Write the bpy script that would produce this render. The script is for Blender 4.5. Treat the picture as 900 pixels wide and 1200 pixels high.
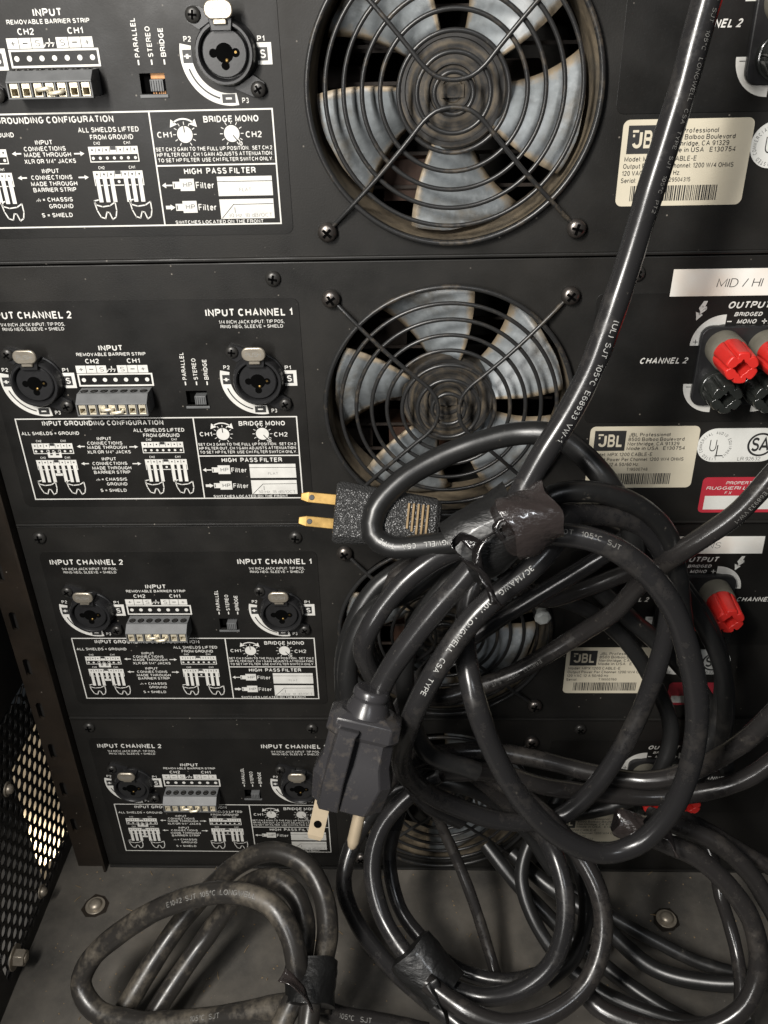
import bpy, bmesh, math, random
from mathutils import Vector, Matrix, Euler
random.seed(7)
S = 0.001            # everything below is written in millimetres
sc = bpy.context.scene
COL = sc.collection
for o in list(bpy.data.objects): bpy.data.objects.remove(o)

# ------------------------------------------------------------------ camera, world, light, exposure
CAM = Vector((36.0, -378.2, 111.1)); ROT = Euler(tuple(math.radians(a) for a in (59.72, 1.262, 1.54)), 'XYZ'); FPX = 1017.0
cam = bpy.data.cameras.new('camera'); cam.sensor_fit = 'HORIZONTAL'; cam.sensor_width = 36; cam.lens = 36*FPX/900
cam.clip_start = 0.01; cam.clip_end = 20
camo = bpy.data.objects.new('camera', cam); COL.objects.link(camo)
camo.location = CAM*S; camo.rotation_euler = ROT; sc.camera = camo
w = bpy.data.worlds.new('World'); sc.world = w; w.use_nodes = True
w.node_tree.nodes['Background'].inputs[0].default_value = (0.85, 0.93, 1.0, 1)
w.node_tree.nodes['Background'].inputs[1].default_value = 0.013
def area(name, loc, target, size, power, col):
    l = bpy.data.lights.new(name, 'AREA'); l.shape = 'RECTANGLE' if isinstance(size, tuple) else 'DISK'; l.size = (size[0] if isinstance(size, tuple) else size)*S; l.size_y = (size[1] if isinstance(size, tuple) else size)*S; l.energy = power; l.color = col
    o = bpy.data.objects.new(name, l); COL.objects.link(o); o.location = Vector(loc)*S
    o.rotation_euler = (Vector(target)-Vector(loc)).to_track_quat('-Z', 'Y').to_euler(); return o
area('room_lamp', (-215, -520, 330), (40, 0, -70), (80, 130), 4.0, (1.0, 0.955, 0.885))
area('overhead_fill', (250, -900, 620), (50, 0, -200), 120, 1.1, (0.93, 0.96, 1.0))  # added soft fill for highlights along the lower cable loops
area('highlight_strip', (-195, -560, 300), (40, 0, 20), (24, 700), 4.4, (1.0, 0.975, 0.94))  # unseen strip light added to stretch the highlights along the cables
ol = area('outside_fill', (-340, 0, -300), (-320, 0, -480), 30, 3.0, (1.0, 0.93, 0.82)); ol.data.spread = math.radians(70)  # light added outside only to brighten the cream block
sc.view_settings.view_transform = 'Standard'; sc.view_settings.look = 'None'; sc.view_settings.exposure = 0.14; sc.view_settings.gamma = 1.0
sc.view_settings.use_curve_mapping = False

RM = ROT.to_matrix()
def at(px, py, t):            # the point seen at a pixel of the 900x1200 photograph, t mm away along the view axis
    return CAM + t*(RM @ Vector(((px-450)/FPX, (600-py)/FPX, -1)))
def aty(px, py, y):           # the same, on the plane y mm from the amplifier panels
    d = RM @ Vector(((px-450)/FPX, (600-py)/FPX, -1)); return CAM + d*((y-CAM.y)/d.y)
def atz(px, py, z):
    d = RM @ Vector(((px-450)/FPX, (600-py)/FPX, -1)); return CAM + d*((z-CAM.z)/d.z)

# ------------------------------------------------------------------ materials
def mat(name, build):
    m = bpy.data.materials.new(name); m.use_nodes = True; nt = m.node_tree
    build(nt, nt.nodes['Principled BSDF']); return m
def N(nt, typ, **kw):
    n = nt.nodes.new(typ)
    for k, v in kw.items():
        if k in n.inputs: n.inputs[k].default_value = v
        else: setattr(n, k, v)
    return n
def coords(nt): return N(nt, 'ShaderNodeTexCoord').outputs['Object']
def noise(nt, scale, detail=4, rough=.55, vec=None, sc3=None):
    n = N(nt, 'ShaderNodeTexNoise'); n.inputs['Scale'].default_value = scale; n.inputs['Detail'].default_value = detail
    n.inputs['Roughness'].default_value = rough
    v = vec or coords(nt)
    if sc3:
        mp = N(nt, 'ShaderNodeMapping'); mp.inputs['Scale'].default_value = sc3; nt.links.new(v, mp.inputs[0]); v = mp.outputs[0]
    nt.links.new(v, n.inputs['Vector']); return n.outputs['Fac']
def ramp(nt, fac, a, b, ca=(0,0,0,1), cb=(1,1,1,1)):
    r = N(nt, 'ShaderNodeValToRGB'); e = r.color_ramp.elements
    e[0].position = a; e[1].position = b; e[0].color = ca; e[1].color = cb
    nt.links.new(fac, r.inputs[0]); return r.outputs[0]
def mix(nt, fac, a, b):
    n = N(nt, 'ShaderNodeMix', data_type='RGBA')
    for s, v in ((0, fac), (6, a), (7, b)):
        if hasattr(v, 'type') and hasattr(v, 'links'): nt.links.new(v, n.inputs[s])
        else: n.inputs[s].default_value = v if s == 0 else (*v[:3], 1)
    return n.outputs[2]
def mathn(nt, op, a, b):
    n = N(nt, 'ShaderNodeMath', operation=op)
    for i, v in enumerate((a, b)):
        if hasattr(v, 'links'): nt.links.new(v, n.inputs[i])
        else: n.inputs[i].default_value = v
    return n.outputs[0]
def bump(nt, p, h, strength, dist):
    b = N(nt, 'ShaderNodeBump'); b.inputs['Strength'].default_value = strength; b.inputs['Distance'].default_value = dist*S
    nt.links.new(h, b.inputs['Height']); nt.links.new(b.outputs[0], p.inputs['Normal'])
def link(nt, a, b): nt.links.new(a, b)

def painted(base, dust=(.11,.095,.08), amt=.35, rough=.5, grain=.35, speck=.8, spec=.4):
    def f(nt, p):
        cloud = ramp(nt, noise(nt, 18, 6, .65), .35, .75)
        c = mix(nt, mathn(nt, 'MULTIPLY', cloud, amt), base, dust)
        v = N(nt, 'ShaderNodeTexVoronoi'); v.inputs['Scale'].default_value = 260; link(nt, coords(nt), v.inputs['Vector'])
        sp = ramp(nt, v.outputs['Distance'], .06, .12, (1,1,1,1), (0,0,0,1))
        vc = N(nt, 'ShaderNodeSeparateColor'); link(nt, v.outputs['Color'], vc.inputs[0])
        sel = ramp(nt, vc.outputs[0], .86, .95)
        c = mix(nt, mathn(nt, 'MULTIPLY', mathn(nt, 'MULTIPLY', sp, sel), speck), c, (.30,.27,.23))
        mott = noise(nt, 900, 3, .7)
        c = mix(nt, ramp(nt, mott, .55, .95), c, tuple(x*2.0 for x in base))
        for k, q in enumerate(((30,1,6),(5,1,42))):
            sc_ = ramp(nt, noise(nt, 16+k*7, 5, .75, sc3=q), .70, .74); c = mix(nt, mathn(nt, 'MULTIPLY', sc_, .30), c, (.13,.115,.10))
        link(nt, c, p.inputs['Base Color'])
        r = ramp(nt, noise(nt, 35, 5), .3, .7, (rough-.1,)*3+(1,), (rough+.15,)*3+(1,)); link(nt, r, p.inputs['Roughness'])
        p.inputs['Specular IOR Level'].default_value = spec
        bump(nt, p, noise(nt, 1500, 2, .6), grain, .12)
    return f
def simple(col, rough=.5, metal=0, var=.25, scale=120, spec=.5, bmp=0):
    def f(nt, p):
        c = mix(nt, ramp(nt, noise(nt, scale, 5, .6), .3, .75), col, tuple(x*(1-var) for x in col))
        link(nt, c, p.inputs['Base Color'])
        p.inputs['Roughness'].default_value = rough; p.inputs['Metallic'].default_value = metal
        p.inputs['Specular IOR Level'].default_value = spec
        if bmp: bump(nt, p, noise(nt, scale*4, 3), bmp, .15)
    return f
def cablemat(base, rough, dust, dcol=(.16,.135,.105), top=.0, scale=30, spec=.5):
    def f(nt, p):
        n1 = noise(nt, scale, 7, .68); n2 = noise(nt, scale*7, 4, .7)
        g = N(nt, 'ShaderNodeNewGeometry'); sx = N(nt, 'ShaderNodeSeparateXYZ'); link(nt, g.outputs['Normal'], sx.inputs[0])
        up = mathn(nt, 'MULTIPLY', sx.outputs[2], top)
        s = mathn(nt, 'ADD', mathn(nt, 'ADD', mathn(nt, 'MULTIPLY', n1, .7), mathn(nt, 'MULTIPLY', n2, .3)), up)
        m = ramp(nt, s, .58-dust*.16, .82-dust*.08)
        c = mix(nt, m, base, dcol)
        scr = ramp(nt, noise(nt, 260, 5, .85), .64, .70); c = mix(nt, mathn(nt, 'MULTIPLY', scr, .4), c, (.22,.195,.16))
        link(nt, c, p.inputs['Base Color'])
        rr = N(nt, 'ShaderNodeMix', data_type='FLOAT'); link(nt, m, rr.inputs[0]); rr.inputs[2].default_value = rough; rr.inputs[3].default_value = .8
        link(nt, rr.outputs[0], p.inputs['Roughness'])
        p.inputs['Specular IOR Level'].default_value = spec
        bump(nt, p, n2, .15, .25)
    return f
def blademat(nt, p):
    a = N(nt, 'ShaderNodeAttribute', attribute_name='edge')
    n1 = noise(nt, 70, 6, .7); n2 = noise(nt, 34, 6, .7, sc3=(1,1,1))
    c = mix(nt, ramp(nt, n2, .38, .66), (.27,.295,.31), (.13,.138,.14))
    c = mix(nt, ramp(nt, noise(nt, 60, 4, .7), .50, .80), c, (.46,.49,.51))
    e = mathn(nt, 'ADD', a.outputs['Fac'], mathn(nt, 'MULTIPLY', mathn(nt, 'SUBTRACT', n1, .5), 1.1))
    c = mix(nt, ramp(nt, e, .60, .86), c, (.30,.24,.165))
    c = mix(nt, ramp(nt, noise(nt, 33, 6, .7), .54, .74), c, (.15,.135,.11))
    link(nt, c, p.inputs['Base Color']); p.inputs['Roughness'].default_value = .42; bump(nt, p, n1, .3, .6)
M = {}
M['panel'] = mat('dark_painted_steel', painted((.0105,.0103,.0098), dust=(.027,.024,.020), amt=.45, speck=.6, rough=.46, spec=.30))
M['plate'] = mat('dark_overlay_film', painted((.0075,.0074,.0071), dust=(.022,.0195,.0165), amt=.4, speck=.5, rough=.42, grain=.18, spec=.30))
M['print'] = mat('white_print', simple((.70,.69,.65), .5, var=.22, scale=160))
M['ink'] = mat('black_print', simple((.03,.03,.03), .5))
M['grey_ink'] = mat('grey_print', simple((.28,.28,.27), .5))
M['plastic'] = mat('black_plastic', simple((.018,.018,.019), .36, var=.3, scale=300, bmp=.1))
M['hole'] = mat('dark_inside', simple((.003,.003,.003), .9, spec=0))  # near-black without sheen: shade inside holes put into the colour
M['latch'] = mat('dull_nickel', simple((.50,.45,.37), .38, metal=.75, var=.3, scale=200, bmp=.15))
M['brass'] = mat('brass', simple((.30,.195,.07), .46, metal=1, var=.6, scale=150))
M['clamp'] = mat('tinned_clamp', simple((.78,.71,.55), .36, metal=.45, var=.25, scale=200))
M['block'] = mat('grey_terminal_plastic', simple((.13,.133,.135), .5, var=.25, scale=200, bmp=.1))
M['wire'] = mat('black_wire', cablemat((.02,.02,.02), .32, .30, (.13,.10,.065), scale=60))
M['dusty_wire'] = mat('dusty_black_wire', cablemat((.03,.028,.024), .45, .9, (.20,.165,.11), scale=45))
M['screw'] = mat('screw_steel', simple((.20,.18,.165), .33, metal=.9, var=.35, scale=300))
M['screw_dark'] = mat('black_screw', simple((.05,.048,.045), .36, metal=.5, var=.3, scale=300))
M['blade'] = mat('fan_blade_plastic', blademat)
M['hub'] = mat('fan_hub_plastic', cablemat((.028,.028,.028), .45, .9, (.17,.13,.085), scale=38))
M['dust_rim'] = mat('dusty_fan_housing', cablemat((.03,.028,.025), .5, 1.5, (.24,.19,.125), scale=40))
M['inside'] = mat('inner_board', simple((.030,.020,.014), .7, var=.6, scale=60))
M['coil'] = mat('copper_coil', simple((.06,.028,.016), .6, metal=.1, var=.5, scale=90))
M['amber'] = mat('amber_glint', simple((.55,.27,.10), .5, metal=.2, var=.4, scale=500))  # orange of light showing in the switch slot, put into the colour
M['label'] = mat('cream_label_film', simple((.63,.575,.45), .42, var=.10, scale=60))
M['white_label'] = mat('white_label_film', simple((.74,.74,.70), .42, var=.12, scale=50))
def tapem(nt, p):
    c = mix(nt, ramp(nt, noise(nt, 22, 3, .5), .45, .7), (.84,.83,.78), (.66,.52,.40)); link(nt, c, p.inputs['Base Color']); p.inputs['Roughness'].default_value = .5
M['tape'] = mat('white_tape', tapem)
M['red_label'] = mat('red_label_film', simple((.50,.035,.055), .4, var=.2, scale=60))
M['red'] = mat('red_post_plastic', simple((.62,.028,.022), .33, var=.15, scale=150, bmp=.08))
M['post_black'] = mat('clear_black_post', simple((.022,.024,.022), .16, var=.3, scale=150, spec=.8))
M['collar'] = mat('dusty_olive_collar', simple((.155,.145,.115), .6, var=.4, scale=110, bmp=.2))
M['rack'] = mat('brown_dusty_rack_steel', painted((.010,.008,.006), dust=(.040,.028,.019), amt=.8, rough=.5, grain=.3))
M['floor'] = mat('dusty_grey_shelf', painted((.052,.049,.044), dust=(.17,.152,.128), amt=.85, rough=.6, grain=.5, speck=.5))
M['side'] = mat('black_side_steel', painted((.018,.017,.016), amt=.15, rough=.5, speck=.3))
M['outer'] = mat('cream_floor_outside', simple((.62,.50,.34), .6, var=.15, scale=20))
M['zinc'] = mat('zinc_bolt', simple((.42,.37,.30), .42, metal=.6, var=.35, scale=200, bmp=.2))
M['cable'] = mat('black_cable_rubber', cablemat((.017,.0165,.017), .24, .35, (.055,.049,.043), scale=28))
M['cable_dusty'] = mat('dusty_cable_rubber', cablemat((.020,.0185,.018), .22, .42, (.065,.056,.047), scale=30))
M['cable_floor'] = mat('dirty_cable_rubber', cablemat((.024,.022,.020), .30, .42, (.17,.145,.11), top=.05, scale=34))
M['cable_dark'] = mat('dark_cable_rubber', cablemat((.012,.012,.012), .34, .2, (.035,.031,.027), scale=28))
M['cprint'] = mat('cable_print', simple((.50,.50,.48), .5, var=.5, scale=500))
M['cprint_dim'] = mat('worn_cable_print', simple((.24,.235,.22), .5, var=.7, scale=500))
def tapebump(base, rough, coat):
    def f(nt, p):
        p.inputs['Base Color'].default_value = (*base, 1); p.inputs['Roughness'].default_value = rough; p.inputs['Coat Weight'].default_value = coat; p.inputs['Coat Roughness'].default_value = .1
        bump(nt, p, noise(nt, 150, 5, .6, sc3=(1,1,2.6)), .45, 1.6)
    return f
M['etape'] = mat('black_vinyl_tape', tapebump((.006,.006,.006), .42, .15))
M['gtape'] = mat('glossy_worn_tape', tapebump((.026,.021,.020), .2, .9))
def plugtex(nt, p):
    v = N(nt, 'ShaderNodeTexVoronoi'); v.inputs['Scale'].default_value = 1100; link(nt, coords(nt), v.inputs['Vector'])
    p.inputs['Base Color'].default_value = (.03,.03,.03,1); p.inputs['Roughness'].default_value = .3
    bump(nt, p, v.outputs['Distance'], 1.0, .5)
M['plug_rough'] = mat('pebbled_plug_rubber', plugtex)
M['plug_grey'] = mat('scuffed_grey_plug', cablemat((.030,.029,.031), .27, .3, (.12,.095,.065), scale=50))
M['tan'] = mat('tan_dust_groove', simple((.30,.21,.11), .8, var=.4, scale=300))
M['pin'] = mat('tarnished_pin', simple((.66,.54,.38), .4, metal=.55, var=.2, scale=90))
M['shiny'] = mat('glossy_black_film', tapebump((.010,.009,.009), .12, .8))
def hubm(nt, p):
    L = N(nt, 'ShaderNodeVectorMath', operation='LENGTH'); mp = N(nt, 'ShaderNodeMapping'); mp.inputs['Scale'].default_value = (1,0,1); link(nt, coords(nt), mp.inputs[0]); link(nt, mp.outputs[0], L.inputs[0])
    cx = N(nt, 'ShaderNodeCombineXYZ'); link(nt, L.outputs['Value'], cx.inputs[0])
    rn = noise(nt, 330, 2, .6, vec=cx.outputs[0]); fn = noise(nt, 130, 6, .75)
    f = ramp(nt, mathn(nt, 'ADD', mathn(nt, 'MULTIPLY', rn, .6), mathn(nt, 'MULTIPLY', fn, .4)), .46, .60)
    link(nt, mix(nt, f, (.024,.023,.022), (.10,.080,.055)), p.inputs['Base Color']); p.inputs['Roughness'].default_value = .5; bump(nt, p, fn, .3, .4)
M['hub'] = mat('dusty_fan_hub', hubm)
M['white_plastic'] = mat('white_plastic', simple((.72,.74,.70), .35, var=.1))

# ------------------------------------------------------------------ mesh builder (mm)
class MB:
    def __init__(s): s.v = []; s.f = []; s.m = []; s.att = None
    def add(s, vs, fs, m=0):
        b = len(s.v); s.v += [tuple(v) for v in vs]; s.f += [tuple(i+b for i in f) for f in fs]; s.m += [m]*len(fs); return s
    def box(s, x0, x1, y0, y1, z0, z1, m=0):
        vs = [(x, y, z) for x in (x0, x1) for y in (y0, y1) for z in (z0, z1)]
        return s.add(vs, [(0,1,3,2),(4,6,7,5),(0,4,5,1),(2,3,7,6),(0,2,6,4),(1,5,7,3)], m)
    def flat(s, poly, y, m=0): return s.add([(x, y, z) for x, z in poly], [tuple(range(len(poly)))], m)
    def rect(s, x0, z0, x1, z1, y, m=0): return s.flat([(x0,z0),(x1,z0),(x1,z1),(x0,z1)], y, m)
    def frame(s, x0, z0, x1, z1, w, y, m=0):
        x0, x1 = min(x0,x1), max(x0,x1); z0, z1 = min(z0,z1), max(z0,z1)
        s.rect(x0,z0,x1,z0+w,y,m); s.rect(x0,z1-w,x1,z1,y,m); s.rect(x0,z0+w,x0+w,z1-w,y,m); s.rect(x1-w,z0+w,x1,z1-w,y,m); return s
    def prism(s, poly, y0, y1, m=0):
        n = len(poly); vs = [(x,y0,z) for x,z in poly]+[(x,y1,z) for x,z in poly]
        return s.add(vs, [tuple(range(n)), tuple(range(2*n-1, n-1, -1))]+[(i,(i+1)%n,n+(i+1)%n,n+i) for i in range(n)], m)
    def sector(s, cx, cz, r0, r1, a0, a1, y, m=0, n=24):
        vs = []; 
        for i in range(n+1):
            a = math.radians(a0+(a1-a0)*i/n); c, q = math.cos(a), math.sin(a)
            vs += [(cx+r0*c, y, cz+r0*q), (cx+r1*c, y, cz+r1*q)]
        return s.add(vs, [(2*i,2*i+1,2*i+3,2*i+2) for i in range(n)], m)
    def disc(s, cx, cz, r, y, m=0, n=20, rz=None):
        return s.flat([(cx+r*math.cos(k*2*math.pi/n), cz+(rz or r)*math.sin(k*2*math.pi/n)) for k in range(n)], y, m)
    def stroke(s, pts, w, y, m=0):
        for (a, b) in zip(pts, pts[1:]):
            d = Vector((b[0]-a[0], b[1]-a[1])); L = d.length
            if L < 1e-6: continue
            d /= L; n = Vector((-d.y, d.x))*w/2; e = d*w*.25
            s.flat([(a[0]-e.x+n.x,a[1]-e.y+n.y),(a[0]-e.x-n.x,a[1]-e.y-n.y),(b[0]+e.x-n.x,b[1]+e.y-n.y),(b[0]+e.x+n.x,b[1]+e.y+n.y)], y, m)
        return s
    def lathe(s, prof, cx=0, cz=0, n=32, m=0, caps=True):      # prof: (r, y) about an axis along y
        vs = []
        for r, y in prof:
            for k in range(n):
                a = k*2*math.pi/n; vs.append((cx+r*math.cos(a), y, cz+r*math.sin(a)))
        fs = [(i*n+k, i*n+(k+1)%n, (i+1)*n+(k+1)%n, (i+1)*n+k) for i in range(len(prof)-1) for k in range(n)]
        if caps: fs += [tuple(range(n)), tuple(range((len(prof)-1)*n, len(prof)*n))]
        return s.add(vs, fs, m)
    def tube(s, pts, r, n=12, closed=False, m=0, cap=True):
        P = [Vector(p) for p in pts]; L = len(P); vs = []; up = None
        for i, p in enumerate(P):
            a = P[(i-1) % L] if (closed or i) else P[0]; b = P[(i+1) % L] if (closed or i < L-1) else P[-1]
            t = (b-a).normalized()
            if up is None: up = t.orthogonal().normalized()
            up = (up - t*up.dot(t)).normalized(); q = t.cross(up)
            rr = r(i/(L-1)) if callable(r) else r
            for k in range(n):
                g = k*2*math.pi/n; vs.append(p+(up*math.cos(g)+q*math.sin(g))*rr)
        fs = [(i*n+k, i*n+(k+1)%n, ((i+1)%L)*n+(k+1)%n, ((i+1)%L)*n+k) for i in range(L if closed else L-1) for k in range(n)]
        if cap and not closed: fs += [tuple(range(n)), tuple(range((L-1)*n, L*n))]
        return s.add(vs, fs, m)
    def txt(s, t, x0, z0, x1, z1, y, m=0, bold=.05, shear=0, rot=0):
        vs, fs, bb, ly = glyphs(t, bold, shear)
        sx = (bb[2]-bb[0]) or 1; sz = (bb[3]-bb[1]) or 1; out = []
        xa, xb = min(x0,x1), max(x0,x1); za, zb = min(z0,z1), max(z0,z1)
        for (u, v), q in zip(vs, ly):
            u = (u-bb[0])/sx; v = (v-bb[1])/sz
            if rot: u, v = 1-v, u          # reads upwards
            out.append((xa+u*(xb-xa), y-q*.006, za+v*(zb-za)))
        return s.add(out, fs, m)
    def build(s, name, mats, parent=None, loc=(0,0,0), smooth=None, bevel=0, label=None, recalc=True):
        me = bpy.data.meshes.new(name); me.from_pydata([(x*S,y*S,z*S) for x,y,z in s.v], [], s.f)
        if not isinstance(mats, (list, tuple)): mats = [mats]
        for q in mats: me.materials.append(M[q])
        if len(mats) > 1: me.polygons.foreach_set('material_index', s.m)
        if recalc:
            bm = bmesh.new(); bm.from_mesh(me); bmesh.ops.recalc_face_normals(bm, faces=bm.faces); bm.to_mesh(me); bm.free()
        if smooth is not None:
            me.shade_smooth(); me.set_sharp_from_angle(angle=math.radians(smooth))
        o = bpy.data.objects.new(name, me); COL.objects.link(o); o.location = Vector(loc)*S
        if parent: o.parent = parent
        if bevel:
            b = o.modifiers.new('bevel', 'BEVEL'); b.width = bevel*S; b.segments = 2; b.limit_method = 'ANGLE'; b.angle_limit = math.radians(40)
        if label: o['label'] = label
        return o
# lettering drawn with strokes, in the plain grotesque style of the printing
def _a(cx, cy, rx, ry, a0, a1, n=8):
    return [(cx+rx*math.cos(math.radians(a0+(a1-a0)*i/n)), cy+ry*math.sin(math.radians(a0+(a1-a0)*i/n))) for i in range(n+1)]
_U = lambda top, x0=0, x1=1: [(x0,top)]+_a((x0+x1)/2,.28*top/.72 if top<1 else .3,(x1-x0)/2,.28*top/.72 if top<1 else .3,180,360)+[(x1,top)]
FONT = {
'A':(.72,[[(0,0),(.5,1),(1,0)],[(.2,.32),(.8,.32)]]), 'B':(.66,[[(0,.52),(0,1),(.6,1)]+_a(.62,.76,.32,.24,85,-85)+[(0,.52)],[(0,.52),(.62,.52)]+_a(.66,.26,.34,.26,85,-85)+[(0,0),(0,.5)]]),
'C':(.70,[_a(.5,.5,.5,.5,48,312,14)]), 'D':(.68,[[(0,.5),(0,1),(.4,1)]+_a(.42,.5,.58,.5,85,-85,10)+[(0,0),(0,.5)]]),
'E':(.58,[[(1,1),(0,1),(0,0),(1,0)],[(0,.52),(.9,.52)]]), 'F':(.54,[[(1,1),(0,1),(0,0)],[(0,.52),(.9,.52)]]),
'G':(.74,[_a(.5,.5,.5,.5,50,335,14)+[(1,.45),(.58,.45)]]), 'H':(.66,[[(0,0),(0,1)],[(1,0),(1,1)],[(0,.53),(1,.53)]]), 'I':(.0,[[(0,0),(0,1)]]),
'J':(.50,[[(1,1),(1,.3)]+_a(.5,.28,.5,.28,0,-170)]), 'K':(.66,[[(0,0),(0,1)],[(1,1),(.04,.40)],[(.35,.58),(1,0)]]), 'L':(.52,[[(0,1),(0,0),(1,0)]]),
'M':(.82,[[(0,0),(0,1),(.5,.12),(1,1),(1,0)]]), 'N':(.66,[[(0,0),(0,1),(1,0),(1,1)]]), 'O':(.76,[_a(.5,.5,.5,.5,90,450,18)]),
'P':(.62,[[(0,0),(0,1),(.6,1)]+_a(.64,.74,.36,.26,85,-85)+[(0,.48)]]), 'Q':(.76,[_a(.5,.5,.5,.5,90,450,18),[(.6,.28),(1,0)]]),
'R':(.66,[[(0,0),(0,1),(.6,1)]+_a(.62,.75,.36,.25,85,-85)+[(0,.5)],[(.6,.5),(.95,.3),(1,0)]]),
'S':(.62,[_a(.5,.76,.47,.24,25,265,9)+_a(.5,.26,.5,.26,85,-155,9)]), 'T':(.62,[[(0,1),(1,1)],[(.5,1),(.5,0)]]), 'U':(.66,[[(0,1)]+_a(.5,.34,.5,.34,180,360)+[(1,1)]]),
'V':(.70,[[(0,1),(.5,0),(1,1)]]), 'W':(1.0,[[(0,1),(.25,0),(.5,.95),(.75,0),(1,1)]]), 'X':(.68,[[(0,0),(1,1)],[(0,1),(1,0)]]), 'Y':(.68,[[(0,1),(.5,.45),(1,1)],[(.5,.45),(.5,0)]]), 'Z':(.62,[[(0,1),(1,1),(0,0),(1,0)]]),
'0':(.52,[_a(.5,.5,.5,.5,90,450,16)]), '1':(.26,[[(0,.76),(.5,.80),(1,1),(1,0)]]), '2':(.54,[_a(.5,.72,.48,.28,165,-20)+[(0,0),(1,0)]]), '3':(.54,[_a(.5,.75,.45,.25,150,-85)+_a(.5,.26,.5,.26,85,-150)]),
'4':(.56,[[(.75,0),(.75,1),(0,.28),(1,.28)]]), '5':(.54,[[(.95,1),(.15,1),(.06,.5)]+_a(.5,.32,.5,.32,130,-150)]), '6':(.54,[[(.85,.95),(.5,1)]+_a(.5,.55,.5,.45,100,180)+_a(.5,.31,.5,.31,180,540,12)]), '7':(.54,[[(0,1),(1,1),(.35,0)]]),
'8':(.54,[_a(.5,.76,.42,.24,90,450,12),_a(.5,.26,.5,.26,90,450,12)]), '9':(.54,[_a(.5,.69,.5,.31,0,360,12)+_a(.5,.45,.5,.45,0,-80)+[(.15,.05)]]),
'a':(.50,[_a(.5,.34,.5,.34,60,300),[(1,.7),(1,0)]]), 'b':(.50,[[(0,1),(0,0)],_a(.5,.34,.5,.34,160,-160)]), 'c':(.48,[_a(.5,.34,.5,.34,55,305)]), 'd':(.50,[[(1,1),(1,0)],_a(.5,.34,.5,.34,20,340)]),
'e':(.50,[[(0,.36),(1,.36)]+_a(.5,.34,.5,.34,5,315,12)]), 'f':(.30,[[(1,1),(.7,1),(.45,.85),(.45,0)],[(0,.68),(.95,.68)]]), 'g':(.50,[_a(.5,.34,.5,.34,20,340),[(1,.7),(1,-.12),(.6,-.25),(.1,-.2)]]),
'h':(.46,[[(0,1),(0,0)],[(0,.4)]+_a(.5,.45,.5,.25,160,0)+[(1,0)]]), 'i':(.0,[[(0,.7),(0,0)],[(0,.88),(0,1)]]), 'k':(.46,[[(0,1),(0,0)],[(1,.68),(.05,.28)],[(.4,.42),(1,0)]]), 'l':(.0,[[(0,1),(0,0)]]),
'm':(.76,[[(0,.7),(0,0)],[(0,.5)]+_a(.25,.47,.25,.21,160,0,5)+[(.5,0)],[(.5,.5)]+_a(.75,.47,.25,.21,160,0,5)+[(1,0)]]), 'n':(.46,[[(0,.7),(0,0)],[(0,.4)]+_a(.5,.43,.5,.25,160,0)+[(1,0)]]), 'o':(.52,[_a(.5,.34,.5,.34,90,450,14)]),
'p':(.50,[[(0,.7),(0,-.25)],_a(.5,.34,.5,.34,160,-160)]), 'r':(.30,[[(0,.7),(0,0)],[(0,.4),(.4,.64),(1,.68)]]), 's':(.44,[_a(.5,.51,.46,.17,25,260,7)+_a(.5,.17,.5,.17,80,-155,7)]), 't':(.30,[[(.45,.92),(.45,.1),(.7,0),(1,0)],[(0,.68),(.95,.68)]]),
'u':(.46,[[(0,.68)]+_a(.5,.25,.5,.25,180,340)+[(1,.3)],[(1,.68),(1,0)]]), 'v':(.48,[[(0,.68),(.5,0),(1,.68)]]), 'w':(.72,[[(0,.68),(.25,0),(.5,.62),(.75,0),(1,.68)]]), 'y':(.48,[[(0,.68),(.5,.02)],[(1,.68),(.3,-.25)]]), 'z':(.44,[[(0,.68),(1,.68),(0,0),(1,0)]]),
'+':(.5,[[(0,.5),(1,.5)],[(.5,.14),(.5,.86)]]), '-':(.34,[[(0,.42),(1,.42)]]), '=':(.5,[[(0,.62),(1,.62)],[(0,.34),(1,.34)]]), ',':(.0,[[(0,.06),(-.0,-.16)]]), '.':(.0,[[(0,0),(0,.07)]]), ':':(.0,[[(0,0),(0,.07)],[(0,.6),(0,.67)]]),
'/':(.36,[[(0,0),(1,1)]]), '"':(.22,[[(0,1),(0,.72)],[(1,1),(1,.72)]]), '(':(.18,[_a(1,.45,1,.65,120,240,6)]), ')':(.18,[_a(0,.45,1,.65,60,-60,6)]), '°':(.26,[_a(.5,.82,.5,.18,0,360,8)]), '®':(.9,[_a(.5,.5,.5,.5,0,360,12),[(.35,.25),(.35,.75),(.65,.65),(.35,.5),(.65,.25)]]),
}
def strip(pts, w):
    P = [Vector((p[0], p[1])) for p in pts]
    Q = [P[0]]
    for p in P[1:]:
        if (p-Q[-1]).length > 1e-4: Q.append(p)
    P = Q; closed = len(P) > 3 and (P[0]-P[-1]).length < 1e-3
    if closed: P = P[:-1]
    n = len(P); vs = []
    for i in range(n):
        a = P[(i-1) % n] if (closed or i) else None; b = P[(i+1) % n] if (closed or i < n-1) else None
        d0 = (P[i]-a).normalized() if a is not None else None; d1 = (b-P[i]).normalized() if b is not None else None
        if d0 is None: d0 = d1
        if d1 is None: d1 = d0
        n0 = Vector((-d0.y, d0.x)); n1 = Vector((-d1.y, d1.x)); mm = n0+n1
        mm = mm.normalized() if mm.length > 1e-3 else n0; k = min(1/max(mm.dot(n0), .3), 1.9)
        vs += [tuple(P[i]+mm*w/2*k), tuple(P[i]-mm*w/2*k)]
    return vs, [(2*i, 2*i+1, (2*(i+1)+1) % (2*n), (2*(i+1)) % (2*n)) for i in range(n if closed else n-1)]
_g = {}
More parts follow.
